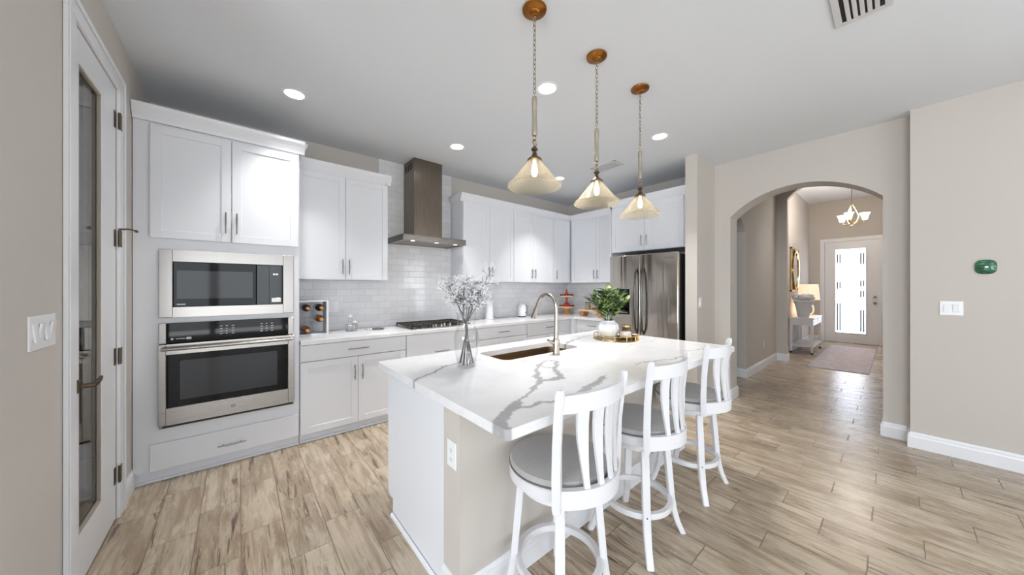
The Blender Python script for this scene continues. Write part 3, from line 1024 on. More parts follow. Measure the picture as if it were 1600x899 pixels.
U = upper('corner_upper_cabinet', 'white single door wall cabinet in the corner above the tiered stand', (4.055, 3.70, 0), 0, 0.745,
          [(GAP, 0.41, 0.045)])
obj('crown_moulding', crown(h_, [('y', 0.018, 1, 0, 0.425)], U), 'cab', U)
U = upper('upper_cabinet', 'white two door wall cabinet between the corner and the fridge', (4.472, 3.695, 0), -PI / 2, 0.967,
          [(0.025, 0.537, 0.505), (0.541, 0.965, 0.573)], d=0.328)
obj('crown_moulding', crown(h_, [('y', 0.018, 1, 0, 0.967)], U), 'cab', U)
# over-fridge cabinet with its tall side panel
U = thing('fridge_cabinet', 'white two door cabinet above the stainless fridge', 'cabinet', (4.20, 2.722, 0), -PI / 2)
b = B()
b.box(0.0, 0.02, 0.0, 0.60, 0, 2.60).box(0.02, 1.098, 0.02, 0.6, 1.905, 1.925).box(0.02, 1.098, 0.02, 0.6, 2.58, 2.6)
b.box(1.08, 1.098, 0.0, 0.6, 1.905, 2.58).box(0.02, 1.08, 0.02, 0.04, 1.925, 2.58).box(0.02, 1.08, 0.588, 0.6, 1.925, 2.58)
obj('body', b, 'cab', U)
front(U, 'door', 0.03, 0.526, 1.91, 2.545, (0.49, 2.04, True, 0.155))
front(U, 'door', 0.530, 1.035, 1.91, 2.545, (0.565, 2.04, True, 0.155))
obj('crown_moulding', crown(2.60, [('y', 0.018, 1, -0.03, 1.098), ('x', 0.002, 1, 0.0, 0.23)], U), 'cab', U)

# ------------------------------------------------------------------ fridge
FR = thing('refrigerator', 'stainless side by side refrigerator with water dispenser, beside the wall pillar', 'refrigerator', (3.97, 2.58, 0), -PI / 2)
fw, fh = 0.925, 1.83
b = B().box(0.004, fw - 0.004, 0.075, 0.80, 0.03, fh - 0.02, 0.004)
obj('body', b, 'dark', FR, label='black cabinet sides')
obj('base_grille', B().box(0.02, fw - 0.02, 0.03, 0.07, 0.0, 0.06), 'dark', FR)
sp_ = 0.453
for i, (x0, x1) in enumerate(((0.0, sp_ - 0.003), (sp_ + 0.003, fw))):
    db = B().box(x0, x1, 0.0, 0.072, 0.065, fh, 0.012, seg=3)
    dr = obj('door', db, 'fridge', FR, smooth=True)
    hx = sp_ - 0.045 if i == 0 else sp_ + 0.045
    pts = []
    for k in range(13):
        s = k / 12
        pts.append((hx, -0.03 - 0.035 * math.sin(PI * s) ** 0.7 if 0 < k < 12 else -0.004, 0.80 + 0.86 * s))
    obj('handle', B().tube(pts, 0.013, 12), 'handle_steel', dr, smooth=True)
    if i == 0:
        dd = obj('dispenser', B().box(0.115, 0.30, -0.004, 0.01, 1.04, 1.38, 0.003), 'black_gloss', dr)
        q = B().box(0.135, 0.28, -0.008, -0.003, 1.31, 1.36, 0.002)
        obj('control_strip', q, 'grey_gloss', dd)
        obj('drip_tray', B().box(0.14, 0.275, -0.01, -0.003, 1.055, 1.07, 0.001), 'nickel', dd)
        obj('paddle', B().box(0.19, 0.225, -0.012, -0.003, 1.15, 1.26, 0.004), 'nickel', dd)
    else:
        obj('emblem', B().box(0.775, 0.87, -0.002, 0.001, 1.755, 1.766), 'nickel', dr)

# ------------------------------------------------------------------ range hood
HD = thing('range_hood', 'stainless chimney range hood over the gas cooktop', 'range hood', (0, 0, 1.935))
b = B()
hx0, hx1, hy0 = 1.40, 2.215, 3.53
b.box(hx0, hx1, hy0, hy0 + 0.01, 0.0, 0.065, 0.001).box(hx0, hx0 + 0.01, hy0 + 0.01, YN - 0.01, 0, 0.065).box(hx1 - 0.01, hx1, hy0 + 0.01, YN - 0.01, 0, 0.065)
b.box(hx0, hx1, hy0, YN - 0.01, 0.060, 0.068, 0.001)
b.box(hx0 + 0.01, hx1 - 0.01, hy0 + 0.01, hy0 + 0.075, 0.004, 0.010).box(hx0 + 0.01, hx1 - 0.01, YN - 0.06, YN - 0.012, 0.004, 0.010)
b.box(hx0 + 0.01, hx0 + 0.05, hy0 + 0.075, YN - 0.06, 0.004, 0.010).box(hx1 - 0.05, hx1 - 0.01, hy0 + 0.075, YN - 0.06, 0.004, 0.010)
obj('canopy', b, 'hoodx', HD)
obj('grease_filter', B().box(hx0 + 0.055, hx1 - 0.055, hy0 + 0.08, YN - 0.065, 0.008, 0.014), 'hoodfilter', HD)
for xx in (hx0 + 0.13, (hx0 + hx1) / 2 + 0.02, hx1 - 0.13):
    obj('hood_light', B().cyl((xx, hy0 + 0.042, 0.001), (xx, hy0 + 0.042, 0.005), 0.022, n=20), 'hoodled', HD)
b = B()
cx0, cx1, cy0 = 1.605, 1.975, 3.712
b.box(cx0, cx1, cy0, cy0 + 0.006, 0.068, ZC - 1.937).box(cx0, cx0 + 0.006, cy0 + 0.006, YN - 0.01, 0.068, ZC - 1.937).box(cx1 - 0.006, cx1, cy0 + 0.006, YN - 0.01, 0.068, ZC - 1.937)
obj('chimney', b, 'hood', HD)
b = B()
for i in range(3):
    y = cy0 + 0.07 + i * 0.075
    b.box(cx0 - 0.0015, cx0, y, y + 0.045, ZC - 1.935 - 0.13, ZC - 1.935 - 0.05)
obj('vent_slots', b, 'dark', HD)
for i in range(3):
    pl = bpy.data.lights.new('hood_lamp', 'SPOT'); pl.energy = 3.0; pl.spot_size = 2.0; pl.spot_blend = 0.6; pl.shadow_soft_size = 0.02
    po = bpy.data.objects.new('hood_lamp', pl); COL.objects.link(po)
    po.parent = HD; po.location = ((hx0 + 0.13, (hx0 + hx1) / 2 + 0.02, hx1 - 0.13)[i], hy0 + 0.042, -0.006)

# ------------------------------------------------------------------ cooktop
CK = thing('gas_cooktop', 'stainless gas cooktop with dark iron grates set in the worktop', 'cooktop', (1.46, 3.445, CZ1))
ckw, ckd = 0.80, 0.53
obj('plate', B().box(0, ckw, 0, ckd, 0, 0.010, 0.003), 'steel', CK)
for i in range(3):
    gx = 0.02 + i * 0.255
    gw = 0.25
    if i == 1: y0 = 0.15
    else: y0 = 0.03
    y1 = ckd - 0.02
    b = B()
    zt = 0.045
    for a0, a1, c0, c1 in ((gx, gx + gw, y0, y0 + 0.014), (gx, gx + gw, y1 - 0.014, y1), (gx, gx + 0.014, y0, y1), (gx + gw - 0.014, gx + gw, y0, y1)):
        b.box(a0, a1, c0, c1, zt - 0.014, zt, 0.002)
    for j in range(1, 4):
        xx = gx + gw * j / 4
        b.box(xx - 0.006, xx + 0.006, y0, y1, zt - 0.010, zt, 0.002)
    for j in range(1, 4):
        yy = y0 + (y1 - y0) * j / 4
        b.box(gx, gx + gw, yy - 0.006, yy + 0.006, zt - 0.010, zt, 0.002)
    for xx in (gx + 0.007, gx + gw - 0.007):
        for yy in (y0 + 0.007, y1 - 0.007):
            b.cyl((xx, yy, 0.01), (xx, yy, zt - 0.01), 0.008, n=8)
    obj('grate', b, 'iron', CK)
for (x, y, r) in ((0.145, 0.14, 0.03), (0.145, 0.39, 0.04), (0.40, 0.33, 0.05), (0.655, 0.39, 0.03), (0.655, 0.14, 0.04)):
    obj('burner', B().lathe([(0, 0.01), (r + 0.01, 0.01), (r + 0.008, 0.018), (r, 0.02), (r, 0.026), (0, 0.028)], 24, Matrix.Translation((x, y, 0))), 'iron', CK, smooth=True)
for i in range(5):
    x = 0.28 + i * 0.058
    b = B().lathe([(0, 0), (0.019, 0), (0.018, 0.012), (0.014, 0.014), (0.013, 0.032), (0, 0.034)], 18, Matrix.Translation((x, 0.055 + 0.03 * (i % 2), 0.010)))
    obj('knob', b, 'steel', CK, smooth=True)

# ------------------------------------------------------------------ island
IX0, IX1, IY0, IY1 = 0.680, 3.05, 0.83, 2.14
PXL = 0.722          # end panel plane
KY = 1.200           # knee wall front plane
IS = thing('kitchen_island', 'white and greige kitchen island body in the middle of the room', 'island', (PXL, KY, 0))
bx1 = 2.955 - PXL
bd = 2.085 - KY       # depth of the cabinets
b = B()
# greige knee wall: front and both ends
b.box(0, bx1, 0, 0.14, 0, 0.86)
obj('knee_wall', b, 'wall', IS, label='greige painted knee wall facing the stools')
b = B().box(-0.010, bx1 + 0.010, -0.012, 0.1405, 0.8605, 0.884)
obj('support_ledge', b, 'cab', IS, label='white ledge under the worktop')
b = B()
b.box(0.004, 0.024, 0.1405, bd - 0.02, 0.1, 0.884).box(0.004, 0.024, 0.1405, bd - 0.09, 0, 0.1)
b.box(bx1 - 0.024, bx1, 0.1405, bd - 0.02, 0.1, 0.884).box(bx1 - 0.024, bx1, 0.1405, bd - 0.09, 0, 0.1)
b.box(0.024, bx1 - 0.024, 0.1405, 0.155, 0.0, 0.884)
b.box(0.024, bx1 - 0.024, 0.155, bd - 0.04, 0.1, 0.118).box(0.024, bx1 - 0.024, bd - 0.10, bd - 0.09, 0, 0.1)
b.box(0.024, bx1 - 0.024, bd - 0.035, bd - 0.02, 0.118, 0.86)
obj('body', b, 'cab', IS)
b = B()
b.prism([(-d_ , z) for d_, z in [(0, 0), (0.012, 0), (0.010, 0.012), (0.0, 0.02)]], 'y', 0.1405, bd - 0.09)
obj('shoe_moulding', b, 'trim', IS)
b = B()
b.prism([(-d_, z) for d_, z in PROF], 'y', 0.0005, 0.14)
b.prism([(-d_, z) for d_, z in PROF], 'x', -0.016, bx1 + 0.016)
b.prism([(bx1 + d_, z) for d_, z in PROF], 'y', 0.0005, 0.14)
obj('baseboard', b, 'trim', IS)
# doors on the kitchen side (rotated to face +y)
nd = 5
ww = (bx1 - 0.01) / nd
for i in range(nd):
    x0 = 0.005 + i * ww + 0.002; x1 = 0.005 + (i + 1) * ww - 0.002
    bb = shaker(x1 - x0, 0.74)
    o = obj('door', bb, 'cab', IS, loc=(x1, bd, 0.12), rot=(0, 0, PI))
    pull(o, 0.035 if i % 2 else (x1 - x0) - 0.035, 0.62, 0.15, True)

# countertop with sink cut-out and veins
SX0, SX1, SY0, SY1, SR = 1.320, 2.09, 1.625, 1.955, 0.06
V = [
    ([(0.66, 1.565), (0.737, 1.62), (0.844, 1.666), (0.933, 1.743), (1.027, 1.77), (1.116, 1.763), (1.226, 1.766)], [0.010, 0.010, 0.009, 0.011, 0.009, 0.006, 0.003]),
    ([(0.675, 0.80), (0.684, 0.850), (0.701, 0.900), (0.747, 0.930), (0.819, 0.966), (0.912, 1.024), (1.00, 1.06), (1.087, 1.108), (1.175, 1.164)], [0.012, 0.018, 0.026, 0.026, 0.024, 0.012, 0.009, 0.010, 0.016]),
    ([(1.175, 1.164), (1.21, 1.23), (1.273, 1.285), (1.33, 1.35), (1.393, 1.396), (1.47, 1.44), (1.531, 1.46), (1.57, 1.43), (1.549, 1.397), (1.49, 1.34), (1.432, 1.301), (1.40, 1.33), (1.393, 1.396)], [0.016, 0.020, 0.015, 0.012, 0.014, 0.010, 0.009, 0.010, 0.013, 0.013, 0.012, 0.008, 0.010]),
    ([(1.175, 1.164), (1.24, 1.148), (1.295, 1.133), (1.33, 1.17), (1.359, 1.212), (1.401, 1.288), (1.44, 1.31)], [0.016, 0.018, 0.022, 0.014, 0.013, 0.012, 0.01]),
    ([(0.80, 0.955), (0.84, 0.97), (0.881, 0.944), (0.945, 0.947), (0.998, 0.917), (1.05, 0.905)], [0.018, 0.014, 0.010, 0.012, 0.011, 0.006]),
    ([(1.17, 0.900), (1.199, 0.914), (1.25, 0.94), (1.314, 0.955), (1.386, 0.965), (1.45, 0.985), (1.511, 0.998)], [0.014, 0.020, 0.018, 0.015, 0.018, 0.018, 0.008]),
    ([(2.09, 1.78), (2.20, 1.84), (2.308, 1.873), (2.528, 1.935), (2.698, 1.955)], [0.006, 0.014, 0.012, 0.010, 0.006]),
    ([(1.858, 1.024), (1.983, 1.03), (2.096, 0.982), (2.252, 0.95), (2.398, 0.934)], [0.004, 0.005, 0.007, 0.007, 0.004]),
    ([(2.50, 1.05), (2.62, 1.00), (2.741, 0.951), (2.86, 0.90)], [0.003, 0.006, 0.007, 0.004]),
    ([(1.395, 1.555), (1.43, 1.53)], [0.013, 0.010]),
    ([(1.14, 1.85), (1.22, 1.95), (1.25, 2.03)], [0.004, 0.010, 0.006]),
    ([(2.2, 1.32), (2.5, 1.42), (2.75, 1.38), (3.04, 1.46)], [0.002, 0.003, 0.003, 0.002]),
]
nxg, nyg = 300, 170
xs = np.unique(np.concatenate([np.linspace(IX0, IX1, nxg)]))
ys = np.linspace(IY0, IY1, nyg)
gxx, gyy = np.meshgrid(xs, ys, indexing='ij')


def vnoise(x, y, f, seed):
    rs = np.random.RandomState(seed); o = np.zeros_like(x)
    for k in range(7):
        a = rs.rand() * 2 * PI; ff = f * (0.6 + 1.3 * rs.rand()); ph = rs.rand() * 6.28
        o += np.sin((x * math.cos(a) + y * math.sin(a)) * ff + ph)
    return o / 7


wx = gxx + 0.018 * vnoise(gxx, gyy, 50, 1) + 0.010 * vnoise(gxx, gyy, 140, 5)
wy = gyy + 0.018 * vnoise(gxx, gyy, 50, 2) + 0.010 * vnoise(gxx, gyy, 140, 6)
vein = np.zeros_like(gxx)
for pts, wd in V:
    for (p, q, wa, wb_) in zip(pts[:-1], pts[1:], wd[:-1], wd[1:]):
        ax, ay = p; bx, by = q
        L2 = (bx - ax) ** 2 + (by - ay) ** 2
        tt = np.clip(((wx - ax) * (bx - ax) + (wy - ay) * (by - ay)) / L2, 0, 1)
        dd_ = np.hypot(wx - ax - tt * (bx - ax), wy - ay - tt * (by - ay))
        ww_ = wa + (wb_ - wa) * tt
        vein = np.maximum(vein, np.clip((ww_ - dd_) / 0.006 + 0.5, 0, 1))


def in_rr(x, y, x0, x1, y0, y1, r):
    dx = max(x0 + r - x, 0, x - (x1 - r)); dy = max(y0 + r - y, 0, y - (y1 - r))
    return (x0 <= x <= x1 and y0 <= y <= y1) and (dx * dx + dy * dy <= r * r)


def snap_rr(x, y, x0, x1, y0, y1, r):
    cx = min(max(x, x0 + r), x1 - r); cy = min(max(y, y0 + r), y1 - r)
    dx, dy = x - cx, y - cy
    L = math.hypot(dx, dy)
    if L > 1e-9: return cx + dx / L * r, cy + dy / L * r
    ds = [(x - x0, (x0, y)), (x1 - x, (x1, y)), (y - y0, (x, y0)), (y1 - y, (x, y1))]
    return min(ds)[1]


bm = bmesh.new()
lay = bm.verts.layers.float.new('vein')
vg = [[None] * len(ys) for _ in xs]
for i in range(len(xs)):
    for j in range(len(ys)):
        v = bm.verts.new((xs[i], ys[j], CZ1)); v[lay] = float(vein[i, j]); vg[i][j] = v
for i in range(len(xs) - 1):
    for j in range(len(ys) - 1):
        cx_, cy_ = (xs[i] + xs[i + 1]) / 2, (ys[j] + ys[j + 1]) / 2
        if in_rr(cx_, cy_, SX0, SX1, SY0, SY1, SR): continue
        if not in_rr(cx_, cy_, IX0, IX1, IY0, IY1, 0.02): continue
        bm.faces.new((vg[i][j], vg[i + 1][j], vg[i + 1][j + 1], vg[i][j + 1]))
for v in [v for v in bm.verts if not v.link_faces]: bm.verts.remove(v)
for v in bm.verts:
    if v.is_boundary:
        x, y = v.co.x, v.co.y
        if SX0 - 0.03 < x < SX1 + 0.03 and SY0 - 0.03 < y < SY1 + 0.03:
            v.co.x, v.co.y = snap_rr(x, y, SX0, SX1, SY0, SY1, SR)
        else:
            v.co.x, v.co.y = snap_rr(x, y, IX0, IX1, IY0, IY1, 0.02)
be = [e for e in bm.edges if e.is_boundary]
allf = list(bm.faces)
r = bmesh.ops.extrude_face_region(bm, geom=allf, use_keep_orig=True)
nv = [g_ for g_ in r['geom'] if isinstance(g_, bmesh.types.BMVert)]
bmesh.ops.translate(bm, vec=(0, 0, CZ0 - CZ1), verts=nv)
bmesh.ops.recalc_face_normals(bm, faces=bm.faces)
me = bpy.data.meshes.new('island_worktop'); bm.to_mesh(me); bm.free()
me.materials.append(M['quartz'])
itop = bpy.data.objects.new('island_worktop', me); COL.objects.link(itop)
tag(itop, 'grey veined white quartz worktop on the kitchen island', 'worktop')

# sink
SK = thing('sink', 'stainless undermount sink set in the island worktop', 'sink', ((SX0 + SX1) / 2, (SY0 + SY1) / 2, CZ0 - 0.22))


def rr_loop(x0, x1, y0, y1, r, z, n=6):
    pts = []
    for (cx, cy, a0) in ((x1 - r, y1 - r, 0), (x0 + r, y1 - r, PI / 2), (x0 + r, y0 + r, PI), (x1 - r, y0 + r, 1.5 * PI)):
        for i in range(n + 1):
            a = a0 + PI / 2 * i / n
            pts.append((cx + r * math.cos(a), cy + r * math.sin(a), z))
    return pts


hw, hh = (SX1 - SX0) / 2, (SY1 - SY0) / 2
b = B()
b.rings([rr_loop(-hw - 0.03, hw + 0.03, -hh - 0.03, hh + 0.03, 0.06, 0.219), rr_loop(-hw + 0.001, hw - 0.001, -hh + 0.001, hh - 0.001, 0.05, 0.219),
         rr_loop(-hw + 0.005, hw - 0.005, -hh + 0.005, hh - 0.005, 0.05, 0.04), rr_loop(-hw + 0.03, hw - 0.03, -hh + 0.03, hh - 0.03, 0.04, 0.012), rr_loop(-0.05, 0.05, -0.05, 0.05, 0.045, 0.006)], cap=False)
obj('basin', b, 'sink', SK, smooth=True)
obj('drain', B().lathe([(0, 0), (0.05, 0), (0.055, 0.008), (0.03, 0.006), (0, 0.004)], 24), 'nickel', SK, smooth=True)

# faucet
FX, FY = 1.725, 1.555
FC = thing('faucet', 'brushed nickel gooseneck faucet standing behind the island sink', 'faucet', (FX, FY, CZ1))
b = B().lathe([(0, 0), (0.028, 0), (0.028, 0.004), (0.024, 0.008), (0.024, 0.095), (0.020, 0.11), (0.016, 0.125), (0, 0.125)], 24)
obj('body', b, 'fnickel', FC, smooth=True)
pts = [(0, 0, 0.10), (0, 0, 0.2), (0, 0, 0.3)]
for i in range(1, 12):
    a = PI * 0.90 * i / 11
    pts.append((-0.015 * (1 - math.cos(a)) * 0.5, 0.085 * (1 - math.cos(a)), 0.33 + 0.095 * math.sin(a)))
rads = [0.019, 0.0145, 0.0125] + [0.0125] * 11
obj('spout', B().tube(pts, rads, 16), 'fnickel', FC, smooth=True)
p = Vector(pts[-1]); dn = (Vector(pts[-1]) - Vector(pts[-2])).normalized()
obj('spray_head', B().tube([p, p + dn * 0.02, p + dn * 0.11, p + dn * 0.125], [0.013, 0.0135, 0.021, 0.020], 16), 'fnickel', FC, smooth=True)
b = B().tube([(-0.01, 0, 0.085), (-0.035, 0.004, 0.088), (-0.045, 0.006, 0.092), (-0.075, 0.01, 0.108)], [0.014, 0.015, 0.010, 0.008], 12)
obj('lever', b, 'fnickel', FC, smooth=True)

# ------------------------------------------------------------------ stools


def make_stool(label):
    t = thing('counter_stool', label, 'stool', (0, 0, 0), 0, 'white swivel stools along the island')
    ZS = 0.580       # underside of the seat ring
    # legs
    for sx in (-1, 1):
        for sy in (-1, 1):
            ks = []
            for (z, off) in ((0.0, 0.188), (0.03, 0.178), (0.08, 0.163), (0.14, 0.151), (0.22, 0.142), (0.40, 0.130), (0.545, 0.120)):
                ks.append((z, off))
            rg = []
            for z, off in ks:
                cx, cy = sx * off, sy * off * 0.95
                tw_ = 0.019 if z > 0.1 else 0.017
                td = 0.015
                # section turned to point outward
                a = math.atan2(cy, cx)
                c_, s_ = math.cos(a), math.sin(a)
                loop = []
                for (u, v_) in ((-td, -tw_), (td, -tw_), (td, tw_), (-td, tw_)):
                    loop.append((cx + u * c_ - v_ * s_, cy + u * s_ + v_ * c_, z))
                rg.append(loop)
            lb = B().rings(rg)
            bmesh.ops.bevel(lb.bm, geom=[e for e in lb.bm.edges if abs((e.verts[0].co - e.verts[1].co).z) > 0.005], offset=0.004, segments=2, affect='EDGES')
            obj('leg', lb, 'stoolw', t)
    # foot ring
    rg = []
    for i in range(48):
        a = 2 * PI * i / 48
        c_, s_ = math.cos(a), math.sin(a)
        loop = []
        for (r_, z) in ((0.165, 0.192), (0.189, 0.192), (0.191, 0.207), (0.189, 0.222), (0.165, 0.222)):
            loop.append((r_ * c_, r_ * s_, z))
        rg.append(loop)
    obj('foot_ring', B().rings(rg, closed=True), 'stoolw', t, smooth=30)
    sc_ = B()
    for ax, ay in ((1, 1), (-1, 1), (1, -1), (-1, -1)):
        a = math.atan2(ay * 0.95, ax)
        sc_.cyl((0.20 * math.cos(a), 0.20 * math.sin(a), 0.215), (0.2125 * math.cos(a), 0.2125 * math.sin(a), 0.215), 0.004, n=8)
    obj('screw_caps', sc_, 'dark', t)
    # lower seat frame
    obj('swivel_base', B().lathe([(0, 0.530), (0.160, 0.530), (0.168, 0.535), (0.168, 0.568), (0.164, 0.572), (0, 0.572)], 36).lathe([(0, 0.572), (0.1, 0.572), (0.1, 0.58), (0, 0.58)], 24), 'stoolw', t, smooth=30)
    # seat ring
    obj('seat_ring', B().lathe([(0, ZS), (0.208, ZS), (0.217, ZS + 0.005), (0.217, ZS + 0.046), (0.212, ZS + 0.050), (0, ZS + 0.050)], 48), 'stoolw', t, smooth=30)
    cu = obj('seat_cushion', B().lathe([(0, ZS + 0.050), (0.207, ZS + 0.050), (0.214, ZS + 0.056), (0.215, ZS + 0.064), (0.208, ZS + 0.080), (0.17, ZS + 0.092), (0.10, ZS + 0.097), (0, ZS + 0.098)], 48), 'cushion', t, smooth=True, label='grey fabric seat cushion')
    obj('piping', B().lathe([(0.209, ZS + 0.051), (0.2175, ZS + 0.053), (0.2175, ZS + 0.059), (0.211, ZS + 0.061)], 48, closed=True), 'piping', cu, smooth=True)
    # back: curve shared by rail and lower apron
    half = 0.205

    def arc_pt(s, z, bow, hw_, y_end):
        """s -1..1 across; y at the posts = y_end, bowed out towards -y in the middle"""
        return (s * hw_, y_end - bow * (1 - s * s), z)

    def band(z0, z1, bow, hw_, yend, th, topcurve=0.0):
        rg = []
        for i in range(25):
            s = -1 + 2 * i / 24
            x, y, _ = arc_pt(s, 0, bow, hw_, yend)
            x2, y2, _ = arc_pt(s + 0.02, 0, bow, hw_, yend)
            tx, ty = x2 - x, y2 - y; L = math.hypot(tx, ty); nx, ny = ty / L, -tx / L
            zt = z1 + topcurve * (1 - s * s)
            rg.append([(x + nx * th / 2, y + ny * th / 2, z0), (x + nx * th / 2, y + ny * th / 2, zt), (x - nx * th / 2, y - ny * th / 2, zt), (x - nx * th / 2, y - ny * th / 2, z0)])
        b_ = B().rings(rg)
        bmesh.ops.bevel(b_.bm, geom=[e for e in b_.bm.edges if len(e.link_faces) == 2 and e.calc_face_angle(0) > 1.0], offset=0.003, segments=2, affect='EDGES')
        return b_
    YT, YB = -0.186, -0.160
    obj('back_apron', band(0.585, 0.655, 0.088, 0.192, YB, 0.024), 'stoolw', t, smooth=30)
    obj('top_rail', band(0.945, 1.010, 0.056, 0.203, YT, 0.022, 0.004), 'stoolw', t, smooth=30)
    for sx in (-1, 1):
        rg = []
        for (z, xx, yy, w1) in ((0.570, 0.196, -0.165, 0.013), (0.585, 0.196, -0.166, 0.0165), (0.70, 0.197, -0.167, 0.0165), (0.82, 0.200, -0.171, 0.0165), (0.95, 0.205, -0.184, 0.0165), (1.015, 0.2085, -0.194, 0.0165), (1.028, 0.2095, -0.196, 0.014), (1.035, 0.210, -0.197, 0.008)):
            cx, cy = sx * xx, yy
            a = math.atan2(-0.45, sx * 1.0)
            c_, s_ = math.cos(a), math.sin(a)
            rg.append([(cx + u * c_ - v_ * s_, cy + u * s_ + v_ * c_, z) for (u, v_) in ((-0.012, -w1), (0.012, -w1), (0.012, w1), (-0.012, w1))])
        pb = B().rings(rg)
        bmesh.ops.bevel(pb.bm, geom=[e for e in pb.bm.edges if abs((e.verts[0].co - e.verts[1].co).z) > 0.005], offset=0.004, segments=2, affect='EDGES')
        obj('back_post', pb, 'stoolw', t, smooth=30)
    for s0 in (-0.57, -0.19, 0.19, 0.57):
        rg = []
        for (z, f_, wv) in ((0.645, 0.0, 0.011), (0.70, 0.15, 0.0125), (0.76, 0.30, 0.017), (0.83, 0.52, 0.0225), (0.89, 0.72, 0.0245), (0.95, 0.95, 0.026), (0.97, 1.0, 0.026)):
            sm = 1 if False else 1
            hwv = 0.192 + (0.203 - 0.192) * f_
            bow = 0.088 + (0.056 - 0.088) * f_
            ye = YB + (YT - YB) * f_
            s_c = s0 * (0.86 + 0.14 * f_)
            x, y, _ = arc_pt(s_c, 0, bow, hwv, ye)
            x2, y2, _ = arc_pt(s_c + 0.02, 0, bow, hwv, ye)
            tx, ty = x2 - x, y2 - y; L = math.hypot(tx, ty); tx /= L; ty /= L; nx, ny = ty, -tx
            th = 0.006
            y += 0.012 * math.sin(PI * f_)
            rg.append([(x - tx * wv + nx * th, y - ty * wv + ny * th, z), (x + tx * wv + nx * th, y + ty * wv + ny * th, z), (x + tx * wv - nx * th, y + ty * wv - ny * th, z), (x - tx * wv - nx * th, y - ty * wv - ny * th, z)])
        obj('back_slat', B().rings(rg), 'stoolw', t)
    return t


st = make_stool('white counter stool with grey seat, nearest to the camera')
st.location = (1.085, 0.965, 0)
s2 = copy_tree(st); s2.location = (1.752, 0.965, 0); s2['label'] = 'white counter stool with grey seat, in the middle of the three'
s3 = copy_tree(st); s3.location = (2.485, 0.965, 0); s3['label'] = 'white counter stool with grey seat, farthest down the island near the arch'

# ------------------------------------------------------------------ pendants


def link_ring(c, rx, rz, r, turn):
    pts = []
    for i in range(17):
        a = 2 * PI * i / 16
        x, z = rx * math.cos(a), rz * math.sin(a)
        pts.append((c[0] + (x if not turn else 0), c[1] + (x if turn else 0), c[2] + z))
    return pts


def make_pendant(label):
    """origin at the ceiling canopy; hangs down"""
    t = thing('pendant_light', label, 'pendant light', (0, 0, 0), 0, 'pendant lights above the island')
    obj('ceiling_canopy', B().lathe([(0, 0), (0.062, 0), (0.068, -0.006), (0.066, -0.014), (0.055, -0.020), (0.030, -0.024), (0.024, -0.034), (0.010, -0.040), (0, -0.041)], 36), 'brass', t, smooth=True)
    b = B()
    z = -0.055; k = 0
    while z > -0.475:
        b.tube(link_ring((0, 0, z), 0.0075, 0.0165, 0.002, k % 2), 0.0020, 6, cap=False)
        z -= 0.027; k += 1
    obj('chain', b, 'abrass', t, smooth=True)
    r_ = obj('stem', B().lathe([(0, -0.49), (0.008, -0.49), (0.014, -0.497), (0.0155, -0.535), (0.0135, -0.54), (0.0135, -0.66), (0.0155, -0.665), (0.0155, -0.705), (0.012, -0.712), (0, -0.712)], 20), 'rope', t, smooth=True)
    b = B()
    for z in (-0.725, -0.745):
        b.tube(link_ring((0, 0, z), 0.011, 0.014, 0.002, int(z * 1000) % 2), 0.0026, 6, cap=False)
    b.tube(link_ring((0, 0, -0.755), 0.014, 0.018, 0.002, 0), 0.003, 6, cap=False)
    obj('loop', b, 'abrass', t, smooth=True)
    obj('socket_cap', B().lathe([(0, -0.768), (0.007, -0.770), (0.009, -0.778), (0.018, -0.782), (0.019, -0.792), (0.010, -0.797), (0.013, -0.812), (0.018, -0.824), (0.034, -0.838), (0.040, -0.844), (0.040, -0.850), (0, -0.850)], 28), 'bronze', t, smooth=True)
    # ribbed glass cone
    n = 96
    b = B()
    prof = [(0.028, -0.845), (0.034, -0.852), (0.036, -0.858), (0.060, -0.885), (0.090, -0.922), (0.118, -0.957), (0.134, -0.975), (0.146, -0.983), (0.150, -0.993), (0.148, -0.999),
            (0.143, -0.996), (0.142, -0.988), (0.131, -0.979), (0.115, -0.960), (0.087, -0.925), (0.057, -0.888), (0.033, -0.860), (0.028, -0.853)]
    b.lathe(prof, n, closed=True, ribs=1, rib_amp=0.0007)
    obj('glass_shade', b, 'shadeglass', t, smooth=60, label='ribbed cream glass cone shade')
    b = B().lathe([(0, -0.85), (0.010, -0.85), (0.011, -0.872), (0.016, -0.885), (0.019, -0.905), (0.017, -0.925), (0.010, -0.938), (0, -0.941)], 20)
    obj('bulb', b, 'bulb', t, smooth=True)
    pl = bpy.data.lights.new('pendant_lamp', 'POINT'); pl.energy = 0.6; pl.color = (1, 0.88, 0.70); pl.shadow_soft_size = 0.03
    po = bpy.data.objects.new('pendant_lamp', pl); COL.objects.link(po); po.parent = t; po.location = (0, 0, -0.965)
    return t


p1 = make_pendant('glass cone pendant nearest to the camera, over the vase end of the island')
p1.location = (1.265, 1.302, ZC)
p2 = copy_tree(p1); p2.location = (1.840, 1.296, ZC); p2['label'] = 'middle one of the three glass cone pendants'
p3 = copy_tree(p1); p3.location = (2.400, 1.288, ZC); p3['label'] = 'glass cone pendant farthest from the camera, in front of the fridge cabinet'

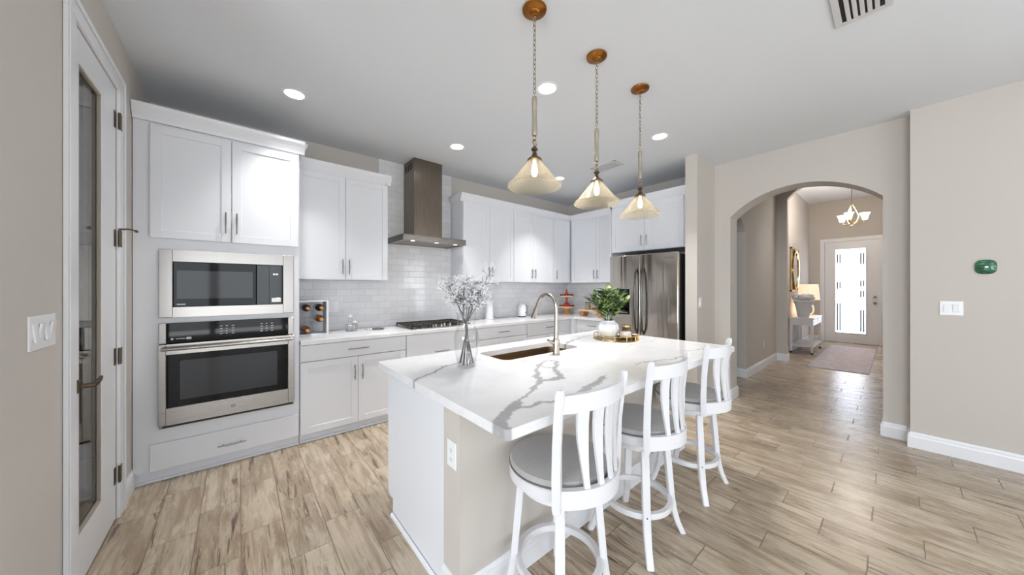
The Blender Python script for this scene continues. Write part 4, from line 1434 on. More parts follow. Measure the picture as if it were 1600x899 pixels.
# ------------------------------------------------------------------ recessed lights
cans = [(0.345, 3.123, 'recessed ceiling light above the oven cabinet'), (1.848, 3.131, 'recessed ceiling light in front of the hood chimney'),
        (1.845, 1.757, 'recessed ceiling light seen between the first two pendants'), (3.50, 3.10, 'recessed ceiling light toward the kitchen corner, seen beside the first pendant shade'),
        (3.322, 1.568, 'recessed ceiling light right of the farthest pendant')]
c0 = None
for x, y, lab in cans:
    if c0 is None:
        t = thing('recessed_light', lab, 'ceiling light', (x, y, ZC), 0, 'recessed ceiling lights')
        obj('trim_ring', B().lathe([(0.068, -0.001), (0.088, -0.001), (0.090, -0.004), (0.086, -0.007), (0.070, -0.005)], 40, closed=True), 'trim', t, smooth=True)
        obj('lens', B().lathe([(0, -0.0015), (0.068, -0.0015), (0.068, -0.003), (0, -0.003)], 40), 'lens', t)
        al = bpy.data.lights.new('downlight', 'AREA'); al.shape = 'DISK'; al.size = 0.13; al.energy = CAN_W; al.color = (1, 0.98, 0.95); al.spread = math.radians(82)
        ao = bpy.data.objects.new('downlight', al); COL.objects.link(ao); ao.parent = t; ao.location = (0, 0, -0.01)
        c0 = t
    else:
        t = copy_tree(c0); t.location = (x, y, ZC); t['label'] = lab

for ch in c0.children:
    if ch.type == 'LIGHT':      # the lamp right in front of the oven cabinet is the dimmest
        ch.data = ch.data.copy(); ch.data.energy = CAN_W * 0.6
t = copy_tree(c0); t.location = (7.2, 0.6, HZ); t['label'] = 'unseen ceiling light added high in the hall to brighten the foyer'  # fill lamp added out of view to light the hall and console
for ch in t.children:
    if ch.type == 'LIGHT':
        ch.data = ch.data.copy(); ch.data.energy = 6; ch.data.size = 0.3

# ------------------------------------------------------------------ ceiling vents
v = thing('ceiling_vent', 'white slatted ceiling vent at the top right edge', 'vent', (2.565, 0.118, ZC), 0)
b = B()
vw, vl = 0.36, 0.225
b.box(-vw / 2, vw / 2, -vl / 2, -vl / 2 + 0.03, -0.008, -0.001, 0.001).box(-vw / 2, vw / 2, vl / 2 - 0.03, vl / 2, -0.008, -0.001, 0.001)
b.box(-vw / 2, -vw / 2 + 0.03, -vl / 2 + 0.0305, vl / 2 - 0.0305, -0.008, -0.001, 0.001).box(vw / 2 - 0.03, vw / 2, -vl / 2 + 0.0305, vl / 2 - 0.0305, -0.008, -0.001, 0.001)
obj('frame', b, 'tinsteel', v)
obj('duct', B().box(-vw / 2 + 0.03, vw / 2 - 0.03, -vl / 2 + 0.03, vl / 2 - 0.03, -0.002, -0.001), 'dark', v)
b = B()
for i in range(5):
    y = -vl / 2 + 0.03 + (i + 1) * (vl - 0.06) / 6
    b.box(-vw / 2 + 0.0305, vw / 2 - 0.0305, y - 0.009, y + 0.009, -0.008, -0.003, 0.001)
obj('slats', b, 'tinsteel', v)
v2 = thing('ceiling_vent', 'small grey ceiling vent between the middle and far pendants', 'vent', (3.615, 2.393, ZC), 0)
vw, vl = 0.36, 0.20
b = B()
b.box(-vl / 2, vl / 2, -vw / 2, -vw / 2 + 0.02, -0.008, -0.001).box(-vl / 2, vl / 2, vw / 2 - 0.02, vw / 2, -0.008, -0.001)
b.box(-vl / 2, -vl / 2 + 0.02, -vw / 2, vw / 2, -0.008, -0.001).box(vl / 2 - 0.02, vl / 2, -vw / 2, vw / 2, -0.008, -0.001)
obj('frame', b, 'tinsteel', v2)
obj('duct', B().box(-vl / 2 + 0.02, vl / 2 - 0.02, -vw / 2 + 0.02, vw / 2 - 0.02, -0.002, -0.001), 'dark', v2)
b = B()
for i in range(10):
    x = -vl / 2 + 0.02 + (i + 0.5) * (vl - 0.04) / 10
    b.box(x - 0.006, x + 0.004, -vw / 2 + 0.02, vw / 2 - 0.02, -0.009, -0.003)
obj('slats', b, 'tinsteel', v2)

# ------------------------------------------------------------------ switches and outlets


def wallplate(name, label, cat, loc, rz, w_, h, kind, n=1):
    """plate faces local -y"""
    t = thing(name, label, cat, loc, rz)
    obj('plate', B().box(-w_ / 2, w_ / 2, -0.006, 0, -h / 2, h / 2, 0.002), 'plastic', t)
    for i in range(n):
        x = (i - (n - 1) / 2) * 0.046
        if kind == 'rocker':
            ang = 0.10 if i % 2 else -0.10
            m = Matrix.Translation((x, -0.008, 0)) @ Matrix.Rotation(ang, 4, 'X')
            obj('switch', B().box(-0.016, 0.016, -0.003, 0.003, -0.033, 0.033, 0.001, m), 'plastic', t)
        else:
            b_ = B()
            for zz in (-0.02, 0.02): b_.lathe([(0, 0), (0.016, 0), (0.016, 0.002), (0, 0.002)], 20, Matrix.Translation((x, -0.006, zz)) @ Matrix.Rotation(PI / 2, 4, 'X'))
            so = obj('socket', b_, 'plastic', t)
            b_ = B()
            for zz in (-0.02, 0.02):
                b_.box(x - 0.007, x - 0.0055, -0.009, -0.0078, zz - 0.004, zz + 0.005).box(x + 0.0055, x + 0.007, -0.009, -0.0078, zz - 0.004, zz + 0.005)
                b_.box(x - 0.002, x + 0.002, -0.009, -0.0078, zz - 0.011, zz - 0.008)
            obj('slots', b_, 'slot', so)
    return t


wallplate('light_switch', 'white four gang light switch plate left of the pantry door', 'light switch', (XW, 2.065, 1.235), PI / 2, 0.215, 0.125, 'rocker', 4)
wallplate('light_switch', 'white two gang light switch plate below the green wall ornament', 'light switch', (XR, -0.300, 1.228), -PI / 2, 0.118, 0.118, 'rocker', 2)
wallplate('light_switch', 'white single light switch on the pillar beside the fridge', 'light switch', (4.165, YH, 1.224), 0, 0.075, 0.118, 'rocker', 1)
wallplate('power_outlet', 'white power outlet on the end of the island', 'outlet', (PXL, 1.262, 0.665), -PI / 2, 0.075, 0.118, 'outlet', 1)
wallplate('power_outlet', 'white power outlet on the tiles beside the wine rack', 'outlet', (0.80, YN - 0.009, 1.185), 0, 0.12, 0.118, 'outlet', 1)
wallplate('power_outlet', 'white power outlet low on the hall wall', 'outlet', (7.05, YH, 0.40), 0, 0.075, 0.118, 'outlet', 1)

# green art glass ornament on the right wall
b = B()
rg = []
for i in range(13):
    a = PI / 2 * (i / 12)
    rr, dz = math.cos(a), math.sin(a)
    loop = []
    for k in range(40):
        th = 2 * PI * k / 40
        c_, s_ = math.cos(th), math.sin(th)
        n_ = (abs(c_) ** 3 + abs(s_) ** 3) ** (-1 / 3)
        loop.append((0.052 * n_ * c_ * max(rr, 0.02), -0.028 * dz, 0.058 * n_ * s_ * max(rr, 0.02)))
    rg.append(loop)
b.rings(rg)
o = obj('glass_ornament', b, 'pebble', loc=(XR, -0.462, 1.563), rot=(0, 0, -PI / 2), smooth=True)
tag(o, 'glossy green and blue oval glass ornament on the right wall', 'wall ornament')

# ------------------------------------------------------------------ vase with dried flowers
VX, VY = 1.045, 1.66
b = B()
prof_o = [(0.0, 0.0), (0.054, 0.0), (0.058, 0.006), (0.060, 0.05), (0.070, 0.11), (0.073, 0.17), (0.070, 0.20), (0.058, 0.225), (0.054, 0.25), (0.055, 0.30), (0.060, 0.325)]
prof_i = [(0.057, 0.325), (0.052, 0.30), (0.051, 0.25), (0.055, 0.226), (0.066, 0.20), (0.070, 0.17), (0.066, 0.11), (0.056, 0.05), (0.050, 0.012), (0.0, 0.012)]
b.lathe(prof_o, 40)
b.lathe([(0, 0.012), (0.05, 0.012), (0.056, 0.05)], 40)
o = obj('glass_vase', b, 'glass', loc=(VX, VY, CZ1), smooth=True)
tag(o, 'clear glass vase holding dried flowers on the island', 'vase')
FL = thing('dried_flowers', "bunch of dried white baby's breath in the glass vase", 'flowers', (VX, VY, CZ1 + 0.014))
random.seed(11)
camR = Vector((0.764, -0.645, 0))
blos = B()
tips = []
for i in range(12):
    a = 2 * PI * i / 12 + random.uniform(-0.3, 0.3)
    spread = random.uniform(0.05, 0.15)
    a0 = a + PI + random.uniform(-0.6, 0.6)
    base = Vector((0.042 * math.cos(a0), 0.042 * math.sin(a0), 0.004))
    neck = Vector((0.028 * math.cos(a) * random.random(), 0.028 * math.sin(a) * random.random(), 0.27))
    top = Vector((spread * math.cos(a), spread * math.sin(a), random.uniform(0.40, 0.54))) + camR * 0.015
    mid = (base + neck) / 2 + Vector((0, 0, 0))
    pts = [base, mid, neck, neck.lerp(top, 0.5) + Vector((0, 0, 0.015)), top]
    sb_ = B().tube(pts, [0.0030, 0.0028, 0.0026, 0.0020, 0.0012], 5)
    for j in range(12):
        s = random.uniform(0.35, 1.0)
        p = neck.lerp(top, s)
        d_ = Vector((random.gauss(0, 1), random.gauss(0, 1), random.uniform(0.0, 1.1))).normalized() * random.uniform(0.04, 0.085)
        q = p + d_
        sb_.tube([p, p + d_ * 0.5 + Vector((0, 0, 0.005)), q], [0.0014, 0.0012, 0.0008], 4)
        tips.append(q)
        for m_ in range(3):
            e_ = q + Vector((random.gauss(0, 0.017), random.gauss(0, 0.017), random.gauss(0.006, 0.014)))
            sb_.tube([p + d_ * 0.6, e_], [0.0007, 0.0005], 3)
            tips.append(e_)
    obj('flower_stem', sb_, 'stem', FL)
for q in tips:
    for m_ in range(4):
        c_ = q + Vector((random.gauss(0, 0.007), random.gauss(0, 0.007), random.gauss(0, 0.007)))
        s_ = random.uniform(0.0026, 0.0050)
        bmesh.ops.create_icosphere(blos.bm, subdivisions=1, radius=s_, matrix=Matrix.Translation(c_))
obj('blossoms', blos, 'blossom', FL, kind='stuff', label='tiny white blossoms')

# ------------------------------------------------------------------ tray and what stands on it
TX, TY = 2.66, 1.665
TR = thing('tray', 'round gold tray with a low rail on the far half of the island', 'tray', (TX, TY, CZ1))
tr_a = 0.195
obj('base', B().lathe([(0, 0.0), (tr_a, 0.0), (tr_a + 0.004, 0.003), (tr_a, 0.008), (0, 0.008)], 56), 'gold', TR, smooth=30)
rl = B()
rl.tube([(tr_a * math.cos(2 * PI * i / 56), tr_a * math.sin(2 * PI * i / 56), 0.045) for i in range(57)], 0.0035, 8, cap=False)
obj('rail', rl, 'gold', TR, smooth=True)
for i in range(12):
    a = 2 * PI * i / 12
    b = B().cyl((tr_a * math.cos(a), tr_a * math.sin(a), 0.006), (tr_a * math.cos(a), tr_a * math.sin(a), 0.046), 0.003, n=8)
    bmesh.ops.create_uvsphere(b.bm, u_segments=8, v_segments=6, radius=0.006, matrix=Matrix.Translation((tr_a * math.cos(a), tr_a * math.sin(a), 0.026)))
    obj('rail_post', b, 'gold', TR, smooth=True)
TZ = CZ1 + 0.008
PT = thing('potted_plant', 'leafy green plant in a white ceramic pot on the gold tray', 'plant', (2.648, 1.735, TZ))
PZ = 0.16
b = B().lathe([(0, 0), (0.060, 0), (0.075, 0.012), (0.096, 0.06), (0.100, 0.085), (0.090, 0.125), (0.062, 0.150), (0.061, PZ), (0.053, PZ), (0.050, 0.142), (0, 0.138)], 14)
pot = obj('pot', b, 'white_ceramic', PT)
obj('soil', B().lathe([(0, 0.139), (0.046, 0.139), (0.044, 0.146), (0, 0.15)], 14), 'soil', PT)
random.seed(5)
lf = B()
stm = B()


def leaf(b_, p, d_, L, W_, droop):
    d_ = d_.normalized()
    side = d_.cross(Vector((0, 0, 1)))
    if side.length < 0.1: side = Vector((1, 0, 0))
    side.normalize()
    up = side.cross(d_).normalized()
    rows = []
    for i in range(6):
        s = i / 5
        c_ = p + d_ * (L * s) - Vector((0, 0, 1)) * (droop * s * s * L)
        w_ = W_ * math.sin(PI * (0.08 + 0.9 * s) ** 0.8) if i < 5 else 0.0008
        rows.append([c_ - side * w_ + up * w_ * 0.35, c_, c_ + side * w_ + up * w_ * 0.35])
    vv = [[b_.bm.verts.new(q) for q in r] for r in rows]
    for a, b2 in zip(vv[:-1], vv[1:]):
        b_.bm.faces.new((a[0], a[1], b2[1], b2[0])); b_.bm.faces.new((a[1], a[2], b2[2], b2[1]))


for i in range(17):
    a = 2 * PI * i / 17 * 2.4
    sp_r = 0.015 + 0.165 * (i / 17) ** 0.7
    H_ = 0.36 - 0.16 * (i / 17) + random.uniform(-0.03, 0.02)
    base = Vector((0.02 * math.cos(a), 0.02 * math.sin(a), 0.14))
    top = Vector((sp_r * 1.05 * math.cos(a), sp_r * 1.05 * math.sin(a), 0.14 + H_ * 0.85))
    mid = base.lerp(top, 0.5) + Vector((0, 0, 0.02))
    stm.tube([base, mid, top], [0.0028, 0.0022, 0.0014], 6)
    for j in range(8):
        s = 0.25 + 0.75 * j / 7
        p = base.lerp(mid, s * 2) if s < 0.5 else mid.lerp(top, s * 2 - 1)
        aa = a + (PI * 0.5 if j % 2 else -PI * 0.5) + random.uniform(-0.7, 0.7)
        dv = Vector((math.cos(aa) + 0.6 * math.cos(a), math.sin(aa) + 0.6 * math.sin(a), random.uniform(0.5, 1.5)))
        leaf(lf, p, dv, random.uniform(0.095, 0.145), random.uniform(0.018, 0.025), random.uniform(0.0, 0.35))
obj('stems', stm, 'leaf', PT, smooth=True)
fo = obj('foliage', lf, 'leaf', PT, smooth=True)
md = fo.modifiers.new('leaf_thickness', 'SOLIDIFY'); md.thickness = 0.0008

CJ = thing('candle_jar', 'round clear glass candle jar at the front of the gold tray', 'candle', (2.675, 1.575, TZ))
obj('jar', B().lathe([(0, 0), (0.040, 0), (0.052, 0.015), (0.058, 0.045), (0.050, 0.080), (0.044, 0.092), (0.041, 0.090), (0.047, 0.078), (0.054, 0.045), (0.048, 0.018), (0, 0.006)], 28), 'glass', CJ, smooth=True)
cdl = obj('wax', B().lathe([(0, 0.008), (0.046, 0.018), (0.052, 0.045), (0.049, 0.065), (0, 0.066)], 28), 'candle', CJ, smooth=True)
obj('wick', B().cyl((0, 0, 0.066), (0, 0, 0.078), 0.001, n=6), 'dark', cdl)
CJ = thing('candle_jar', 'taller amber glass candle jar with gold rim behind the clear one', 'candle', (2.775, 1.625, TZ))
ag = glass('amber_glass', rgb(226, 204, 164), 0.03, 0.05, 0.4)
obj('jar', B().lathe([(0, 0), (0.045, 0), (0.048, 0.01), (0.044, 0.06), (0.036, 0.10), (0.034, 0.10), (0.041, 0.06), (0.044, 0.012), (0, 0.006)], 28), ag, CJ, smooth=True)
obj('rim', B().lathe([(0.033, 0.098), (0.039, 0.098), (0.039, 0.116), (0.033, 0.116)], 28, closed=True), 'gold', CJ, smooth=30)
obj('wax', B().lathe([(0, 0.008), (0.041, 0.012), (0.039, 0.05), (0, 0.052)], 24), 'candle', CJ, smooth=True)
CJ = thing('tealight_holder', 'small low cream tealight in a gold holder at the right of the tray', 'candle', (2.800, 1.545, TZ))
obj('holder', B().lathe([(0, 0), (0.028, 0), (0.036, 0.03), (0.034, 0.03), (0.026, 0.004), (0, 0.004)], 24), 'gold', CJ, smooth=30)
obj('wax', B().lathe([(0, 0.005), (0.026, 0.005), (0.033, 0.028), (0.030, 0.036), (0, 0.037)], 24), 'candle', CJ, smooth=True)

# ------------------------------------------------------------------ worktop items
# wine rack
WR = thing('wine_rack', 'white square wine rack with cross dividers beside the oven tower', 'wine rack', (0.44, 3.74, CZ1))
s_ = 0.265; hh_ = 0.345; dd_ = 0.20
b = B()
b.box(0, s_, 0, dd_, 0, 0.012, 0.001).box(0, s_, 0, dd_, hh_ - 0.012, hh_, 0.001).box(0, 0.012, 0, dd_, 0.012, hh_ - 0.012).box(s_ - 0.018, s_, 0, dd_, 0.012, hh_ - 0.012)
obj('frame', b, 'trim', WR)
b = B()
for q in (0.012 + 0.105, 0.012 + 0.212):
    b.box(0.012, s_ - 0.018, 0.02, dd_ - 0.01, q, q + 0.004)
b.box(0.128, 0.132, 0.02, dd_ - 0.01, 0.012, hh_ - 0.012)
ap = glass('clear_acrylic', (0.97, 0.98, 1, 1), 0.05, 0.02, 0.1)
obj('dividers', b, ap, WR)
wb0 = None
for (px_, pz_, mm, lab) in ((0.075, 0.272, 'bottle', 'dark wine bottle in the upper left slot of the rack'), (0.190, 0.272, 'bottle', 'dark wine bottle in the upper right slot of the rack'),
                            (0.190, 0.160, 'amber', 'amber wine bottle in the middle slot of the rack'), (0.072, 0.056, 'amber', 'amber wine bottle in the lower left slot of the rack')):
    t = thing('wine_bottle', lab, 'bottle', (0.44 + px_, 3.74 + 0.175, CZ1 + pz_), 0, 'wine bottles in the white rack')
    m_ = Matrix.Rotation(PI / 2, 4, 'X')
    obj('glass_body', B().lathe([(0, 0.0), (0.034, 0.0), (0.036, 0.004), (0.036, 0.15), (0.030, 0.175), (0.015, 0.20), (0.0135, 0.225), (0.0, 0.226)], 24, m_), mm, t, smooth=True)
    obj('cork_cap', B().lathe([(0, 0.22), (0.0150, 0.22), (0.0155, 0.262), (0.012, 0.268), (0, 0.268)], 20, m_), 'cork', t, smooth=True)
# salt and pepper jars in a wire caddy
CD = thing('spice_caddy', 'small wire caddy with three stacked lidded glass jars on the worktop', 'caddy', (0.945, 3.83, CZ1))
b = B()
for (x, y) in ((-0.05, -0.03), (0.05, -0.03), (-0.05, 0.03), (0.05, 0.03)):
    b.cyl((x, y, 0), (x, y, 0.075), 0.0025, n=6)
for z in (0.003, 0.075):
    b.tube([(-0.05, -0.03, z), (0.05, -0.03, z), (0.05, 0.03, z), (-0.05, 0.03, z), (-0.05, -0.03, z)], 0.0025, 6)
b.box(-0.05, 0.05, -0.03, 0.03, 0.0, 0.003)
obj('wire_frame', b, 'nickel', CD)
for (x, z, h) in ((-0.024, 0.004, 0.055), (0.027, 0.004, 0.085), (0.0, 0.085 if False else 0.092, 0.06)):
    if z > 0.05: x = -0.012
    b = B().lathe([(0, 0), (0.021, 0), (0.022, 0.004), (0.022, h - 0.004), (0.018, h), (0, h)], 18, Matrix.Translation((x, 0, z)))
    j = obj('jar', b, 'glass', CD, smooth=30)
    obj('lid', B().lathe([(0, h), (0.023, h), (0.023, h + 0.014), (0.008, h + 0.018), (0.008, h + 0.026), (0, h + 0.028)], 18, Matrix.Translation((x, 0, z))), 'white_ceramic', j, smooth=30)
# spoon rest
b = B()
b.lathe([(0, 0.004), (0.04, 0.004), (0.055, 0.014), (0.058, 0.014), (0.044, 0.0), (0, 0.0)], 28, sx=1.25)
b.box(-0.15, -0.06, -0.012, 0.012, 0.006, 0.012, 0.002)
tag(obj('spoon_rest', b, 'steel', loc=(1.22, 3.80, CZ1), smooth=30), 'small metal spoon rest left of the cooktop', 'spoon rest')
# paper towel
PTW = thing('paper_towel_roll', 'white paper towel roll on a round stand right of the cooktop', 'paper towel', (2.855, 3.90, CZ1))
obj('stand', B().lathe([(0, 0), (0.075, 0), (0.078, 0.006), (0.072, 0.012), (0.008, 0.013), (0.008, 0.30), (0.013, 0.305), (0.013, 0.315), (0, 0.32)], 32), 'white_ceramic', PTW, smooth=30)
obj('roll', B().lathe([(0.018, 0.013), (0.055, 0.013), (0.056, 0.28), (0.018, 0.28)], 36, closed=True), 'paper', PTW, smooth=30)
# electric opener / kettle-like canister
KT = thing('kettle', 'small white domed kettle with black base against the tiles', 'kettle', (3.51, 3.90, CZ1))
obj('base', B().lathe([(0, 0), (0.062, 0), (0.064, 0.006), (0.062, 0.016), (0, 0.016)], 32), 'rubber', KT, smooth=30)
obj('body', B().lathe([(0, 0.016), (0.063, 0.016), (0.065, 0.03), (0.064, 0.13), (0.056, 0.175), (0.040, 0.20), (0.02, 0.21), (0.0, 0.212)], 32), 'white_ceramic', KT, smooth=True)
b = B().tube([(0.045, -0.02, 0.19), (0.078, -0.025, 0.18), (0.088, -0.025, 0.12), (0.080, -0.025, 0.05), (0.062, -0.022, 0.035)], 0.007, 10)
obj('handle', b, 'nickel', KT, smooth=True)
obj('knob', B().lathe([(0, 0), (0.009, 0), (0.009, 0.008), (0, 0.01)], 14, Matrix.Translation((0.02, -0.060, 0.075)) @ Matrix.Rotation(PI / 2, 4, 'X')), 'dark', KT)
# tiered stand
TS = thing('tiered_stand', 'red and wooden two tier cake stand in the kitchen corner', 'cake stand', (4.47, 3.78, CZ1))
obj('foot', B().lathe([(0, 0), (0.085, 0), (0.085, 0.008), (0.06, 0.045), (0.05, 0.10), (0, 0.10)], 32), 'wood', TS, smooth=30)
obj('lower_tier', B().lathe([(0, 0.10), (0.06, 0.10), (0.14, 0.118), (0.146, 0.130), (0.144, 0.142), (0.0, 0.132)], 40), 'palewood', TS, smooth=30)
obj('lower_dome', B().lathe([(0, 0.134), (0.12, 0.140), (0.10, 0.155), (0.05, 0.185), (0.02, 0.215), (0, 0.215)], 32), 'redwood', TS, smooth=True)
obj('post', B().lathe([(0, 0.21), (0.018, 0.21), (0.014, 0.24), (0.020, 0.27), (0.014, 0.30), (0, 0.30)], 20), 'redwood', TS, smooth=True)
obj('upper_tier', B().lathe([(0, 0.295), (0.03, 0.295), (0.125, 0.312), (0.130, 0.322), (0.128, 0.332), (0, 0.326)], 40), 'palewood', TS, smooth=30)
obj('upper_dome', B().lathe([(0, 0.328), (0.075, 0.332), (0.06, 0.350), (0.03, 0.372), (0.012, 0.40), (0.016, 0.42), (0.010, 0.44), (0, 0.448)], 28), 'redwood', TS, smooth=True)
for rr, zz, n_, rad in ((0.105, 0.342, 14, 0.014), (0.125, 0.150, 16, 0.012)):
    b = B()
    for i in range(n_):
        a = 2 * PI * i / n_
        bmesh.ops.create_uvsphere(b.bm, u_segments=10, v_segments=8, radius=rad, matrix=Matrix.Translation((rr * math.cos(a), rr * math.sin(a), zz)))
    obj('bead_ring', b, 'darkberry', TS, smooth=True)
# wooden riser
RS = thing('wooden_riser', 'pale wooden riser board on round feet near the fridge', 'riser', (4.42, 3.20, CZ1), -PI / 2)
obj('board', B().box(-0.22, 0.22, -0.09, 0.09, 0.085, 0.107, 0.004), 'palewood', RS)
for x in (-0.165, 0.165):
    for y in (-0.06, 0.06):
        b = B().cyl((x, y - 0.012, 0.043), (x, y + 0.012, 0.043), 0.043, n=24)
        obj('foot', b, 'wood', RS, smooth=30)
JR = thing('glass_canister', 'small glass canister with bamboo lid on the wooden riser', 'canister', (4.42, 3.28, CZ1 + 0.107))
b = B().lathe([(0, 0), (0.048, 0), (0.050, 0.004), (0.050, 0.11), (0.046, 0.115), (0.044, 0.11), (0.045, 0.006), (0, 0.005)], 24)
obj('jar', b, 'glass', JR, smooth=30)
obj('filling', B().lathe([(0, 0.007), (0.044, 0.007), (0.044, 0.09), (0, 0.095)], 20), simple('tea_filling', rgb(172, 160, 118), 0.8, var=0.2, scale=80), JR, smooth=30)
obj('lid', B().lathe([(0, 0.112), (0.051, 0.112), (0.051, 0.128), (0, 0.130)], 24), 'bronze', JR, smooth=30)
o = B().lathe([(0, 0), (0.03, 0), (0.05, 0.02), (0.052, 0.036), (0.048, 0.036), (0.046, 0.022), (0.028, 0.005), (0, 0.004)], 24)
tag(obj('bowl', o, 'redwood', loc=(4.42, 3.15, CZ1 + 0.107), smooth=True), 'small red bowl on the wooden riser beside the canister', 'bowl')

# ------------------------------------------------------------------ foyer
rb = B().box(7.72, 11.0, 0.27, 1.01, 0.0, 0.010, 0.003)
tag(obj('runner_rug', rb, 'rug'), 'lavender grey runner rug on the floor before the front door', 'rug')
# console table
CT = thing('console_table', 'white console table with a drawer and lower shelf against the foyer wall', 'table', (9.04, 1.09, 0))
cl, cd_, chh = 1.16, 0.375, 0.765
obj('table_top', B().box(-0.01, cl + 0.01, -0.01, cd_ + 0.005, chh - 0.025, chh, 0.003), 'stoolw', CT)
b = B()
b.box(0.005, cl - 0.005, 0.012, 0.03, chh - 0.165, chh - 0.025).box(0.005, 0.02, 0.03, cd_ - 0.01, chh - 0.165, chh - 0.025).box(cl - 0.02, cl - 0.005, 0.03, cd_ - 0.01, chh - 0.165, chh - 0.025).box(0.02, cl - 0.02, cd_ - 0.02, cd_ - 0.01, chh - 0.165, chh - 0.025)
obj('apron', b, 'stoolw', CT)
for x0 in (0.05, 0.60):
    o = obj('drawer', B().box(x0, x0 + 0.51, 0.0, 0.011, chh - 0.150, chh - 0.035, 0.002), 'stoolw', CT)
    obj('pull', B().box(x0 + 0.19, x0 + 0.32, -0.014, -0.002, chh - 0.10, chh - 0.09, 0.001).box(x0 + 0.2, x0 + 0.21, -0.004, 0.0, chh - 0.1, chh - 0.09).box(x0 + 0.30, x0 + 0.31, -0.004, 0.0, chh - 0.1, chh - 0.09), 'nickel', o)
obj('shelf', B().box(0.0, cl, 0.0, cd_, 0.155, 0.18, 0.002), 'stoolw', CT)
for x in (0.0, cl - 0.045):
    for y in (0.0, cd_ - 0.045):
        b = B().rings([[(x + a * 0.045, y + c * 0.045, z) for a, c in ((i0, i0), (1 - i0, i0), (1 - i0, 1 - i0), (i0, 1 - i0))] for z, i0 in ((0.045, 0.25), (0.155, 0.08), (0.18, 0.0), (chh - 0.025, 0.0))])
        lg = obj('leg', b, 'stoolw', CT)
        obj('caster', B().cyl((x + 0.012, y + 0.0225, 0.022), (x + 0.033, y + 0.0225, 0.022), 0.022, n=16).cyl((x + 0.0225, y + 0.0225, 0.03), (x + 0.0225, y + 0.0225, 0.05), 0.006, n=8), 'rubber', lg, smooth=30)
# urn
UR = thing('urn', 'grey white urn with a carved flared top on the console table', 'urn', (9.25, 1.27, chh))
obj('body', B().lathe([(0, 0), (0.085, 0), (0.095, 0.01), (0.10, 0.06), (0.125, 0.20), (0.15, 0.30), (0.17, 0.34), (0.16, 0.36), (0, 0.36)], 32), 'grey_stone', UR, smooth=30)
b = B()
random.seed(9)
for i in range(38):
    a = random.uniform(0, 2 * PI); r_ = random.uniform(0.03, 0.15)
    z = 0.43 + random.uniform(-0.05, 0.05) * (1 - r_ / 0.4)
    bmesh.ops.create_icosphere(b.bm, subdivisions=2, radius=random.uniform(0.045, 0.062), matrix=Matrix.Translation((r_ * math.cos(a), r_ * math.sin(a), z)) @ Matrix.Diagonal((1, 1, 0.75, 1)))
obj('carved_top', b, 'grey_stone', UR, smooth=True)
# table lamp
LM = thing('table_lamp', 'white looped base table lamp with a lit cream shade on the console table', 'lamp', (9.80, 1.26, chh))
b = B()
pts = []
for i in range(33):
    a = 2 * PI * i / 32
    pts.append((0, 0.10 * math.sin(a) * (1 - 0.35 * (math.cos(a) * -0.5 + 0.5)), 0.16 - 0.14 * math.cos(a)))
b.tube(pts, 0.016, 10, cap=False)
b.box(-0.05, 0.05, -0.08, 0.08, 0.0, 0.016, 0.003)
obj('base', b, 'lampbase', LM, smooth=True)
obj('pole', B().cyl((0, 0, 0.30), (0, 0, 0.46), 0.007), 'gold', LM, smooth=30)
obj('lamp_shade', B().lathe([(0.19, 0.36), (0.165, 0.71), (0.162, 0.71), (0.187, 0.36)], 40, closed=True), 'shade_lit', LM, smooth=30)
pl = bpy.data.lights.new('table_lamp_bulb', 'POINT'); pl.energy = 10; pl.color = (1, 0.78, 0.55); pl.shadow_soft_size = 0.05
po = bpy.data.objects.new('table_lamp_bulb', pl); COL.objects.link(po); po.parent = LM; po.location = (0, 0, 0.55)
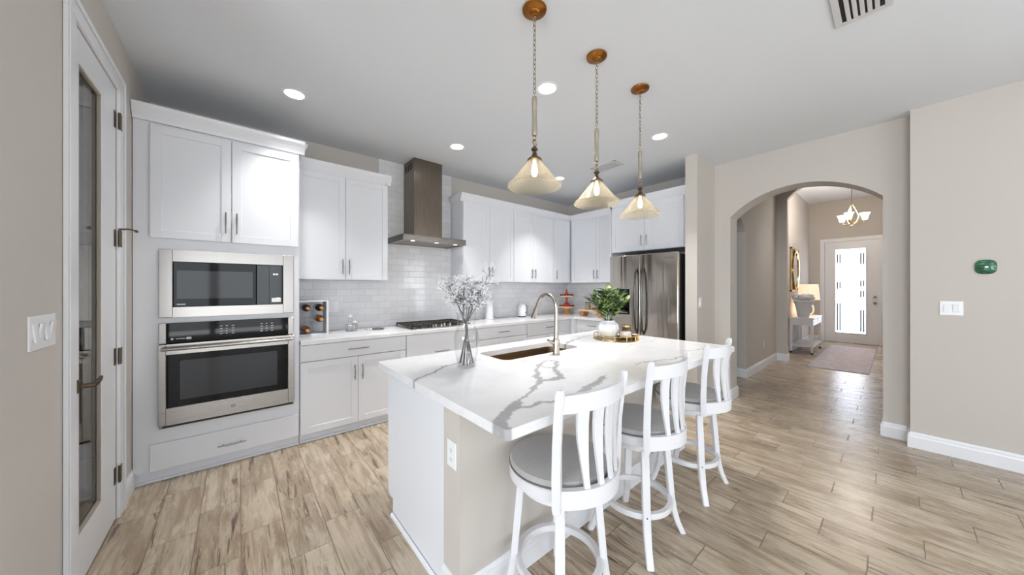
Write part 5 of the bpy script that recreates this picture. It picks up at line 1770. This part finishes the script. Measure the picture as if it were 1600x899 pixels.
# mirror
MR = thing('oval_mirror', 'gold framed oval mirror on the foyer wall above the urn', 'mirror', (9.66, YH - 0.002, 1.80))
b = B()
for a0, a1, c0, c1 in ((-0.44, 0.44, -0.49, -0.45), (-0.44, 0.44, 0.45, 0.49), (-0.44, -0.40, -0.49, 0.49), (0.40, 0.44, -0.49, 0.49)):
    b.box(a0, a1, -0.03, 0.0, c0, c1, 0.003)
obj('outer_frame', b, 'gold', MR)
rg = []
for i in range(48):
    a = 2 * PI * i / 48
    rg.append([((0.36 + q) * math.cos(a), yq, (0.44 + q) * math.sin(a)) for q, yq in ((0.0, -0.05), (-0.04, -0.045), (-0.05, -0.02), (0.0, -0.015))])
obj('oval_frame', B().rings(rg, closed=True), 'gold', MR, smooth=30)
obj('glass', B().lathe([(0, 0), (1.0, 0), (1.0, 0.006), (0, 0.006)], 48, Matrix.Translation((0, -0.022, 0)) @ Matrix.Rotation(PI / 2, 4, 'X') @ Matrix.Diagonal((0.325, 0.405, 1, 1))), 'mirror', MR)
# chandelier
CH = thing('chandelier', 'small gold chandelier with white glass cups hanging in the foyer', 'chandelier', (9.2, 0.55, HZ))
obj('ceiling_canopy', B().lathe([(0, 0), (0.06, 0), (0.06, -0.012), (0.02, -0.03), (0, -0.03)], 24), 'gold', CH, smooth=True)
obj('rod', B().cyl((0, 0, -0.02), (0, 0, -0.60), 0.006), 'abrass', CH, smooth=30)
b = B()
for i in range(3):
    a = 2 * PI * i / 3 + 0.9
    c_, s_ = math.cos(a), math.sin(a)
    b.tube([(0.015 * c_, 0.015 * s_, -0.60), (0.06 * c_, 0.06 * s_, -0.70), (0.10 * c_, 0.10 * s_, -0.82), (0.07 * c_, 0.07 * s_, -0.93), (0.015 * c_, 0.015 * s_, -0.99)], 0.008, 8)
    b.tube([(0.02 * c_, 0.02 * s_, -0.97), (0.10 * c_, 0.10 * s_, -0.98), (0.17 * c_, 0.17 * s_, -0.94), (0.185 * c_, 0.185 * s_, -0.90)], 0.007, 8)
b.lathe([(0, -1.0), (0.03, -0.995), (0.035, -0.975), (0, -0.965)], 16)
obj('arms', b, 'gold', CH, smooth=True)
for i in range(3):
    a = 2 * PI * i / 3 + 0.9
    c_, s_ = math.cos(a) * 0.185, math.sin(a) * 0.185
    b = B().lathe([(0, -0.905), (0.035, -0.905), (0.045, -0.87), (0.055, -0.82), (0.075, -0.77), (0.071, -0.77), (0.05, -0.82), (0.04, -0.87), (0.03, -0.90), (0, -0.90)], 24, Matrix.Translation((c_, s_, 0)))
    obj('glass_cup', b, 'chshade', CH, smooth=30)
pl = bpy.data.lights.new('chandelier_lamp', 'POINT'); pl.energy = 42; pl.color = (1, 0.93, 0.84); pl.shadow_soft_size = 0.15
po = bpy.data.objects.new('chandelier_lamp', pl); COL.objects.link(po); po.parent = CH; po.location = (0, 0, -0.72)
